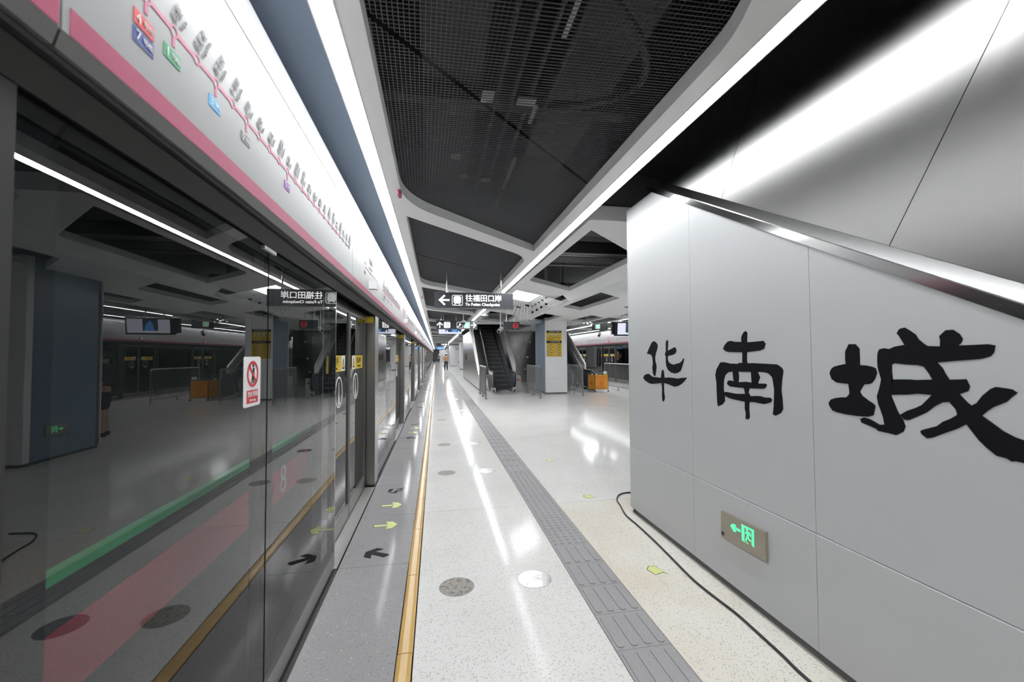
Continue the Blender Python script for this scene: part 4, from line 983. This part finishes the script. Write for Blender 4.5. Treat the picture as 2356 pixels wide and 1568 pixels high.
MB().decal([rect(.10, .03, 1.16, .46)], OO, R_, U_, .003).build('display', SCREENW, tv)
MB().decal([rect(.40, .10, .78, .46)], OO+R_.cross(U_)*.003, R_, U_, .002).build('picture_area', SCREEND, tv)
MB().decal([[(.50, .10), (.74, .10), (.70, .30), (.60, .42), (.52, .30)]], OO+R_.cross(U_)*.005, R_, U_, .002).build('picture_shape', SCREENB, tv)
b = MB(); pole(b, 7.0, 15.15, 2.8, 3.3, .02); pole(b, 7.5, 15.1, 2.8, 3.3, .02); b.build('hanger_pole', STEEL, tv)
# pink tags on the ceiling frame
t_ = MB().sweep_z(rrect(-.345, 3.90, -.315, 4.02, .012), 3.06, 3.097).build('hanging_tag', PINK); tag(t_, 'small pink tag hanging from the ceiling frame corner', 'tag')
t_ = MB().sweep_z(rrect(-.38, 11.0, -.34, 11.15, .015), 3.07, 3.097).build('hanging_tag', PINK); tag(t_, 'tiny pink tag farther along the left ceiling band', 'tag')

# light panels and perforated panels in the second ceiling bay, both sides
def quad_grid(A, B, Cq, Dq, nu, nv, big, thick=.012):
    A, B, Cq, Dq = map(Vector, (A, B, Cq, Dq)); b = MB(); used = set()
    f = lambda u, v: (A*(1-u)+B*u)*(1-v)+(Dq*(1-u)+Cq*u)*v
    up = Vector((0, 0, thick))
    def cell(u0, v0, u1, v1, h):
        pts = [(u0, v0), (u1, v0), (u1, v1), (u0, v1)]; cu, cv = (u0+u1)/2, (v0+v1)/2
        inn = [(cu+(p-cu)*h[0], cv+(q-cv)*h[1]) for p, q in pts]
        vs = [f(*p) for p in pts]+[f(*p) for p in inn]+[f(*p)+up for p in inn]
        b.add(vs, [(i, (i+1) % 4, 4+(i+1) % 4, 4+i) for i in range(4)]+[(4+i, 4+(i+1) % 4, 8+(i+1) % 4, 8+i) for i in range(4)])
    for (i, j) in big:
        if any((i+a, j+c) in used for a in range(2) for c in range(2)) or i+2 > nu or j+2 > nv: continue
        for a in range(2):
            for c in range(2): used.add((i+a, j+c))
        cell(i/nu, j/nv, (i+2)/nu, (j+2)/nv, (.82, .82))
    for i in range(nu):
        for j in range(nv):
            if (i, j) not in used: cell(i/nu, j/nv, (i+1)/nu, (j+1)/nv, (.6, .6))
    return b
def coffer(T, lab, n):
    lp_ = thing('light_panel', f'square glowing light panel in the ceiling, {lab}', 'light', T(2.2, 10.6, 3.1))
    q = [T(x, y, 3.115) for x, y in ((1.86, 9.75), (2.63, 10.50), (2.63, 11.86), (1.86, 11.1))]
    MB().prism(list(range(4)), lambda *a: (0, 0, 0), lambda *a: (0, 0, 0)) if False else None
    b = MB(); b.add(q+[(x, y, z+.03) for x, y, z in q], [(0, 1, 2, 3), (4, 5, 6, 7)]+[(i, (i+1) % 4, 4+(i+1) % 4, 4+i) for i in range(4)]); b.build('diffuser', PANEL, lp_)
    random.seed(11)
    pp = thing('perforated_panel', f'white perforated ceiling panels folded beside the light panel, {lab}', 'ceiling panel', T(2.6, 12.5, 3.1))
    big = [(1, 3), (5, 5), (8, 2), (3, 9), (7, 10), (1, 12)]
    quad_grid(T(1.86, 11.12, 3.112), T(2.64, 11.88, 3.112), T(3.25, 14.3, 2.79), T(1.82, 13.9, 3.09), 10, 15, big).build('left_panel', WHITE, pp, kind='stuff')
    big = [(2, 2), (2, 6), (2, 10), (2, 14), (2, 18), (5, 1), (5, 5), (5, 9), (5, 13), (8, 3)]
    quad_grid(T(2.65, 11.88, 3.112), T(2.67, 10.60, 3.112), T(3.2, 10.35, 2.94), T(3.25, 14.3, 2.79), 20, 10, [(b_, a_) for a_, b_ in big], .012).build('right_panel', WHITE, pp, kind='stuff')
coffer(lambda x, y, z: (x, y, z), 'above the charcoal train sign', 0)
coffer(lambda x, y, z: (9.66-x, 30.4-y, z), 'on the far right', 1)

# ------------------------------------------------------------------ escalators
T30 = math.tan(math.radians(30))
def escalator(label, xl, xr, y0, xo_l, xo_r):
    """xl/xr balustrade planes, y0 where the incline starts, xo_* outer edges of the decking"""
    t = thing('escalator', label, 'escalator', ((xl+xr)/2, y0, 0))
    yb, yt = y0-1.9, y0+8.6
    zl = lambda y: max(0, (y-y0)*T30)
    run = .3465
    for i in range(-1, 26):
        y = y0+.1+run*i; z = .2*(i+1) if i >= 0 else .02
        st = MB().box(xl+.06, xr-.06, y, y+run+.02, z-.2 if i >= 0 else z-.02, z)
        for g in range(9):
            gx = xl+.07+(xr-xl-.14)*g/9
            if i < 9: st.box(gx, gx+(xr-xl-.14)/18, y-.003, y, z-.19, z-.015) if i >= 0 else None
        s_ = st.build('step', STEP, t)
        if i >= 0: MB().box(xl+.06, xr-.06, y-.006, y+.018, z-.012, z+.003).build('step_nosing', STEPN, s_)
    prof = lambda h: [(yb+.35, h), (y0, h), (yt, h+(yt-y0)*T30)]
    for x, s, nm in ((xl, 1, 'left'), (xr, -1, 'right')):
        lo = prof(.06); hi = prof(.80)
        MB().sweep_x([(yb+.55, .10), (y0, .10), (yt, .10+(yt-y0)*T30), (yt, .82+(yt-y0)*T30), (y0+.25, .86), (y0-.2, .80), (yb+.55, .80)], x-.02, x+.02).build('balustrade', BALU, t)
        MB().sweep_x([(yb+.3, .0), (y0-.1, .0), (yt, -.1+(yt-y0)*T30), (yt, .12+(yt-y0)*T30), (y0+.05, .14), (y0-.35, .06), (yb+.3, .06)], x-.03+.04*s, x+.03+.02*s if s > 0 else x+.03-.04).build('skirt', BALU, t)
        path = smooth_path([(yb+.85, .10), (yb+.50, .14), (yb+.30, .30), (yb+.22, .52), (yb+.32, .74), (yb+.55, .84), (y0-.5, .86), (y0-.1, .87), (y0+.35, 1.02), (y0+1.0, .86+1.0*T30), (yt, .86+(yt-y0)*T30)], 5)
        MB().tube([(x, y, z) for y, z in path], .04, 8).build('handrail', RUBBER, t, smooth=True)
        MB().tube([(x, y+(.02 if y < yb+.5 else 0), z-.05) for y, z in path[8:]], .022, 6).build('handrail_trim', STEELB, t)
        MB().tube([(x+.05*s, y, z) for y, z in ((yb+.5, .05), (y0-.35, .09), (y0+.1, .20), (yt, .16+(yt-y0)*T30))], .014, 6).build('skirt_trim', STEELB, t)
        MB().box(x-.09, x+.09, yb+.36, yb+.62, 0, .20).build('newel_base', STEEL, t)
        MB().box(x-.035, x+.035, yb+.355, yb+.36, .06, .12).build('newel_inlet', BLACK, t)
        MB().sweep_x([(yb+.32, .2), (yb+.29, .4), (yb+.34, .62), (yb+.5, .78), (yb+.62, .78), (yb+.55, .2)], x-.028, x+.028).build('newel_cap', STEEL, t)
        xo = xo_l if s > 0 else xo_r
        # outer decking band
        MB().prism([(x-.05*s, 0), (xo, 0), (xo, .05), (x-.05*s, .05)], lambda a, b_: (a, y0-.2, .66+b_), lambda a, b_: (a, yt, .66+b_+(yt-y0+.2)*T30)).build('outer_deck', STEELB, t)
        if s < 0: MB().prism([(xo, .0), (xo+.06, .0), (xo+.06, .62), (xo, .58)], lambda a, b_: (a, y0+.1, .55+b_), lambda a, b_: (a, yt, .55+b_+(yt-y0-.1)*T30)).build('side_fascia', SATIN, t)
    MB().box(xl-.1, xr+.1, yb-.6, y0+.12, -.055, .004).build('landing_plate', LANDM, t)
    MB().box(xl+.06, xr-.06, y0-.12, y0+.1, .004, .012).build('comb_plate', STEELD, t)
    MB().decal([rect(0, 0, .22, .16)], (xr-.021, y0-1.0, .52), (0, 1, 0), ZAX, .001)
    MB().box(xr-.0225, xr-.0205, y0-1.25, y0-1.05, .48, .64).build('notice_label', BLUEP, t)
    MB().box(xr+.12, xr+.34, yb+.72, y0-.2, 0, .68).build('control_panel', STEEL, t)
    MB().tube([(xr+.23, yb+.72, .50), (xr+.23, yb+.69, .50)], .045, 12).build('stop_button', REDP, t)
    return t
escalator('escalator with black steps rising behind the no-entry sign', 2.38, 3.28, 19.25, 1.97, 3.58)
escalator('escalator on the far right behind the orange folding barrier', 5.95, 6.85, 19.4, 5.65, 7.05)
# white and steel side wall of the far escalator with the smaller calligraphy
fe = thing('escalator_enclosure', 'glossy panelled side wall of the far escalator with small black lettering', 'escalator enclosure', (1.88, 24, 0))
zf2 = lambda y: 1.0+(y-19.98)*.5
js = [19.0, 20.4, 21.8, 23.2, 24.6, 26.0, 27.4, 28.8, 30.2]
for a, b_ in zip(js, js[1:]):
    MB().sweep_x([(a+.003, .055), (b_-.003, .055), (b_-.003, min(2.94, zf2(b_))), (b_-.003, min(2.94, zf2(b_))), (a+.003, min(2.94, zf2(a)))], 1.88, 1.90).build('wall_panel', STEELB, fe)
MB().box(1.90, 1.92, 19.0, 30.2, 0, .055).build('plinth', PLINTH, fe)
cb_ = MB()
for st in (HUA, NAN, CHENG):
    for p in st: cb_.decal([[(-(y*.9+25.2), z*.9+.15) for y, z in p]], (1.88, 0, 0), NEGY, ZAX, .003)
cb_.build('calligraphy_character', INK, fe)
MB().prism([(1.88, 0), (2.10, 0), (2.10, .10), (1.88, .10)], lambda a, b_: (a, 19.2, .59+b_), lambda a, b_: (a, 24.0, .59+b_+4.8*.5)).build('inclined_trim', SATIN, fe)
struct(MB().box(3.6, 3.7, 24.5, 30, 0, 3.3).build('trim_7', WHITE))
# dark steel screen with button fixings between escalator and column
gs = thing('fixing_screen', 'dark steel screen with round button fixings left of the column', 'screen wall', (4.6, 24.0, 0))
MB().box(3.75, 5.95, 24.0, 24.04, 0, 2.94).build('screen_sheet', mat('polished_dark_steel', (.34, .34, .335), .16, metal=1, bump=.25, bscale=1.2), gs)
for zz, xs in ((2.33, (3.897, 4.38, 4.866, 5.355)), (1.452, (4.146, 4.681, 5.194)), (.75, (4.498, 5.06))):
    for xx in xs:
        yq = 24.0
        MB().tube([(xx, yq, zz), (xx, yq-.05, zz), (xx, yq-.065, zz)], [.055, .055, .02], 10).build('fixing_button', STEELB, gs)
# ------------------------------------------------------------------ barriers
def barrier(label, x, y0, y1, wing=0):
    t = thing('railing', label, 'railing', (x, y0, 0))
    b = MB(); b.tube([(x, y0, 0), (x, y0, 1.12), (x, y0+.04, 1.155)], .026, 10); b.build('post', RAILST, t)
    b = MB(); b.tube([(x, y1, 0), (x, y1, 1.12), (x, y1-.04, 1.155)], .026, 10); b.build('post', RAILST, t)
    for yq in (y0, (y0+y1)/2, y1): MB().tube([(x, yq, 0), (x, yq, .02)], .05, 10).build('post_foot', RAILST, t)
    MB().tube([(x, (y0+y1)/2, 0), (x, (y0+y1)/2, .14)], .022, 8).build('post', RAILST, t)
    MB().tube([(x, y0+.03, 1.155), (x, y1-.03, 1.155)], .028, 10).build('top_rail', RAILST, t)
    MB().tube([(x, y0, .13), (x, y1, .13)], .016, 6).build('bottom_rail', RAILST, t)
    n = int((y1-y0)/.095)
    me = MB().box(x-.006, x+.006, y0-.008, y0+.008, .13, 1.14).mesh('bar', RAILST, base_of(t))
    for i in range(1, n):
        o = bpy.data.objects.new('bar', me); COL.objects.link(o); o.parent = t; o.location = (0, (y1-y0)*i/n, 0)
    return t
barrier('steel railing left of the near escalator landing', 1.765, 15.2, 17.25)
barrier('steel railing between escalator landing and white column', 3.74, 15.05, 17.3)
barrier('steel railing right of the white column', 5.52, 15.5, 17.6)
barrier('steel railing behind the orange folding barrier, far right', 7.95, 16.2, 19.2)
# orange folding barrier
of_ = thing('folding_barrier', 'orange folding no-entry barrier at the right escalator landing', 'barrier', (6.93, 17.1, 0))
for a, b_, nm in (((6.635, 17.1), (7.222, 17.1), 'front'), ((6.44, 17.42), (6.635, 17.1), 'side')):
    d = Vector((b_[0]-a[0], b_[1]-a[1])); L_ = d.length; d.normalize(); RR = (d.x, d.y, 0); nrm = Vector((d.y, -d.x))
    q = lambda u, z, o=0: (a[0]+d.x*u+nrm.x*o, a[1]+d.y*u+nrm.y*o, z)
    MB().add([q(.02, .09), q(L_-.02, .09), q(L_-.02, .72), q(.02, .72), q(.02, .09, -.006), q(L_-.02, .09, -.006), q(L_-.02, .72, -.006), q(.02, .72, -.006)], [(0, 1, 2, 3), (7, 6, 5, 4), (0, 4, 5, 1), (1, 5, 6, 2), (2, 6, 7, 3), (3, 7, 4, 0)]).build('vinyl_panel', ORANGE, of_)
    f = MB()
    for u in (0, L_): f.tube([q(u, .03), q(u, .80)], .014, 6)
    f.tube([q(0, .78), q(L_, .78)], .012, 6); f.tube([q(0, .10), q(L_, .10)], .012, 6)
    f.build('frame', STEELD, of_)
    MB().box(*[c for c in (q(L_, 0)[0]-.03, q(L_, 0)[0]+.03, q(L_, 0)[1]-.03, q(L_, 0)[1]+.03)], 0, .045).build('foot', RUBBER, of_)
    c = L_/2; Q = q(c, 0, .0015)
    MB().decal([p for p in ring(0, .36, .068 if nm == 'front' else .045, .085 if nm == 'front' else .06, 24)]+[line2((-.055, .415), (.055, .305), .02)], (Q[0], Q[1], 0), RR, ZAX).build('ban_ring', REDP, of_)
    if nm == 'front':
        text('危险 CAUTION', .07, REDP, (Q[0], Q[1], .62), RR, ZAX, of_); text('禁止进入', .085, REDP, (Q[0], Q[1], .20), RR, ZAX, of_, spacing=1.2); text('NO ENTRANCE', .055, BLACK, (Q[0], Q[1], .125), RR, ZAX, of_); text('施工区域 请勿靠近', .045, REDP, (Q[0], Q[1], .535), RR, ZAX, of_)
MB().box(7.02, 7.17, 17.10, 17.115, .74, .86).build('note_sheet', WHITEP, of_)

# ------------------------------------------------------------------ far rooms
rm = thing('equipment_room', 'white equipment room with a flush door far down the platform', 'room', (2.8, 62, 0))
MB().box(1.95, 4.8, 61, 66, .06, 2.94).build('room_shell', DOORW, rm); MB().box(1.98, 4.8, 61.03, 66, 0, .06).build('plinth', PLINTH, rm)
dr = MB().box(2.72, 3.45, 60.95, 61, .02, 2.38).build('door', DOORW, rm); MB().box(2.70, 3.47, 60.94, 61, 2.38, 2.46).build('door_head', GREYP, rm)
MB().box(2.78, 2.82, 60.90, 60.95, .95, 1.15).build('door_handle', STEELD, dr); MB().box(3.0, 3.4, 60.93, 60.95, .3, .75).build('door_grille', CAMW, dr)
pl = thing('rounded_pillar', 'pale rounded pillar just beyond the far escalator wall', 'pillar', (2.8, 47.5, 0))
MB().sweep_z(rrect(2.55, 46.2, 3.2, 48.0, .3, 5), .06, 2.94).build('pillar_shell', DOORW, pl); MB().sweep_z(rrect(2.57, 46.22, 3.18, 47.98, .3, 5), 0, .06).build('plinth', BLACK, pl)
bl = thing('white_block', 'pale block wall at the far end of the platform', 'room', (1.5, 100, 0))
MB().box(.75, 2.0, 98, 104, 0, 2.94).build('room_shell', DOORW, bl); MB().box(1.98, 2.02, 97.98, 104, 0, 2.94).build('joint', GREYP, bl)
MB().box(2.0, 3.2, 88, 96, 0, 2.94).build('room_shell', CAMW, bl)

# ------------------------------------------------------------------ people
def skin_mesh(name, verts, edges, m, parent, sub=1):
    me = bpy.data.meshes.new('tmp'); me.from_pydata([v[0] for v in verts], edges, [])
    o = bpy.data.objects.new('tmp', me); COL.objects.link(o)
    o.modifiers.new('s', 'SKIN'); me.skin_vertices if me.skin_vertices else None
    bpy.context.view_layer.objects.active = o
    for i, v in enumerate(verts):
        sv = me.skin_vertices[0].data[i]; r = v[1]; sv.radius = (r, r) if not isinstance(r, tuple) else r; sv.use_root = (i == 0)
    o.modifiers.new('u', 'SUBSURF').levels = sub
    bpy.context.view_layer.update()
    dg = bpy.context.evaluated_depsgraph_get(); new = bpy.data.meshes.new_from_object(o.evaluated_get(dg)); new.name = name
    bpy.data.objects.remove(o); bpy.data.meshes.remove(me)
    new.materials.clear(); new.materials.append(m)
    new.polygons.foreach_set('use_smooth', [True]*len(new.polygons))
    r = bpy.data.objects.new(name, new); COL.objects.link(r); r.parent = parent
    return r
def person(label, loc, rz, s, top, topm, legm, pose, helmet=True, vest=None, shorts=False, shoe=BLACK):
    t = thing('person', label, 'person', (0, 0, 0))
    # joints, facing -y
    pel, chest, neck, hd = (0, 0, .93), (0, .0, 1.30), (0, 0, 1.47), (0, -.01, 1.60)
    V = [(pel, (.15, .10)), ((0, 0, 1.10), (.13, .09)), (chest, (.16, .105)), ((0, 0, 1.42), (.10, .075)), (neck, .055), ((0, -.01, 1.54), .075), (hd, (.078, .095)), ((0, .0, 1.70), (.06, .075))]
    E = [(i, i+1) for i in range(7)]
    def chain(start, pts):
        prev = start
        for p in pts: V.append(p); E.append((prev, len(V)-1)); prev = len(V)-1
    J = {}
    for sd in (-1, 1):
        lx = .095*sd
        J['leg', sd] = [((lx, 0, .86), .088), ((lx*1.15, -.01, .50), .058), ((lx*1.3, .01, .28), .052), ((lx*1.35, .02, .09), .038), ((lx*1.5, -.12, .035), .036)]
        if pose == 'photo': J['arm', sd] = [((.19*sd, 0, 1.40), .052), ((.30*sd, -.05, 1.17), .043), ((.17*sd, -.25, 1.40), .033), ((.10*sd, -.30, 1.50), .028)]
        else: J['arm', sd] = [((.19*sd, 0, 1.40), .052), ((.25*sd, .02, 1.12), .043), ((.25*sd, -.08, .88), .033), ((.25*sd, -.11, .80), .028)]
        chain(0, J['leg', sd]); chain(2 if False else 3, J['arm', sd])
    body = skin_mesh('body', V, E, SKIN, t)
    # hands: palm with five fingers
    hb = MB()
    for sd in (-1, 1):
        w_ = Vector(J['arm', sd][-1][0]); d = (w_-Vector(J['arm', sd][-2][0])).normalized(); sx2 = Vector((1, 0, 0)); 
        hb.tube([w_-d*.02, w_+d*.04, w_+d*.08], [.026, .036, .030], 8)
        for f in range(4):
            o0 = w_+d*.075+sx2*(f-1.5)*.018; L = (.055, .065, .06, .045)[f]
            hb.tube([o0, o0+d*L*.55+Vector((0, -.008, 0)), o0+d*L+Vector((0, -.028, 0))], [.009, .0085, .007], 6)
        o0 = w_+d*.02-sx2*.03*sd; hb.tube([o0, o0+d*.03-sx2*.022*sd, o0+d*.06-sx2*.024*sd], [.011, .010, .008], 6)
    hb.build('hand', SKIN, body)
    # face
    fb = MB(); fb.tube([(0, -.095, 1.60), (0, -.118, 1.575), (0, -.098, 1.568)], [.010, .014, .010], 8); fb.build('nose', SKIN, body)
    eb = MB()
    for sd in (-1, 1): eb.tube([(.032*sd, -.088, 1.615), (.032*sd, -.098, 1.615)], .009, 8)
    eb.build('eye', BLACK, body); MB().box(-.022, .022, -.100, -.088, 1.532, 1.540).build('mouth', REDP, body)
    ea = MB()
    for sd in (-1, 1): ea.tube([(.078*sd, 0, 1.58), (.088*sd, .005, 1.625)], [.012, .017], 8)
    ea.build('ear', SKIN, body)
    MB().lathe((0, .012, 1.60), [(.093, -.04), (.100, .02), (.094, .07), (.06, .115), (.001, .13)], 16).build('hair', BLACK, body, smooth=True) if not helmet else None
    # clothes
    g = 1.14
    up = lambda L, k=0: [(p, (tuple(q*g+.012 for q in r) if isinstance(r, tuple) else r*g+.012)) for p, r in L]
    TV = up([(pel, (.15, .10)), ((0, 0, 1.10), (.13, .09)), (chest, (.16, .105)), ((0, 0, 1.41), (.10, .075))]); TE = [(0, 1), (1, 2), (2, 3)]
    for sd in (-1, 1):
        prev = 3
        for p in up(J['arm', sd][:2]+[(tuple(Vector(J['arm', sd][1][0]).lerp(Vector(J['arm', sd][2][0]), .55 if not shorts else .1)), .038)]): TV.append(p); TE.append((prev, len(TV)-1)); prev = len(TV)-1
    skin_mesh('shirt', TV, TE, topm, t)
    LV = up([((0, 0, .95), (.15, .10)), ((0, 0, .88), (.13, .09))]); LE = [(0, 1)]
    for sd in (-1, 1):
        prev = 0
        pts = J['leg', sd][:4] if not shorts else J['leg', sd][:2]
        for p in up(pts): LV.append(p); LE.append((prev, len(LV)-1)); prev = len(LV)-1
    skin_mesh('trousers', LV, LE, legm, t)
    sb_ = MB()
    for sd in (-1, 1):
        x = .095*sd*1.42
        sb_.tube([(x*.97, .07, .045), (x*.98, .0, .055), (x, -.08, .042), (x*1.03, -.17, .03)], [.042, .05, .045, .03], 8)
    sb_.build('shoe', shoe, t, smooth=True)
    if vest:
        VV = [(pel[:2]+(1.00,), (.190, .145)), ((0, 0, 1.12), (.178, .138)), (chest, (.205, .155)), ((0, 0, 1.42), (.13, .105))]
        vo = skin_mesh('safety_vest', VV, [(0, 1), (1, 2), (2, 3)], vest, t)
        MB().lathe((0, 0, 1.13), [(.205, 0), (.205, .05)], 20).build('reflective_band', PALEY, vo)
    if helmet:
        MB().lathe((0, .0, 1.655), [(.135, -.012), (.13, .0), (.115, .012), (.112, .06), (.085, .11), (.04, .132), (.001, .137)], 20).build('helmet', HELM, t, smooth=True)
        MB().box(-.07, .07, -.11, -.088, 1.515, 1.575).build('face_mask', SKYP if False else WHITEP, t)
    if pose == 'photo': MB().box(-.075, .075, -.40, -.375, 1.50, 1.60).build('camera', BLACK, t)
    t.location = loc; t.rotation_euler = (0, 0, rz); t.scale = (s, s, s)
    return t
person('person in white helmet and orange vest raising a camera on the platform', (1.0, 44.1, 0), 0, 1.03, None, SHIRT, NAVY, 'photo', True, VEST)
person('far person in dark clothes and helmet near the platform end', (.60, 92, 0), 0, 1.0, None, OLIVE, NAVY, 'stand', True)
person('person in dark shirt and shorts, seen only mirrored in the glass', (5.1, 9.9, 0), 1.2, 1.0, None, NAVY, NAVY, 'stand', False, shorts=True)
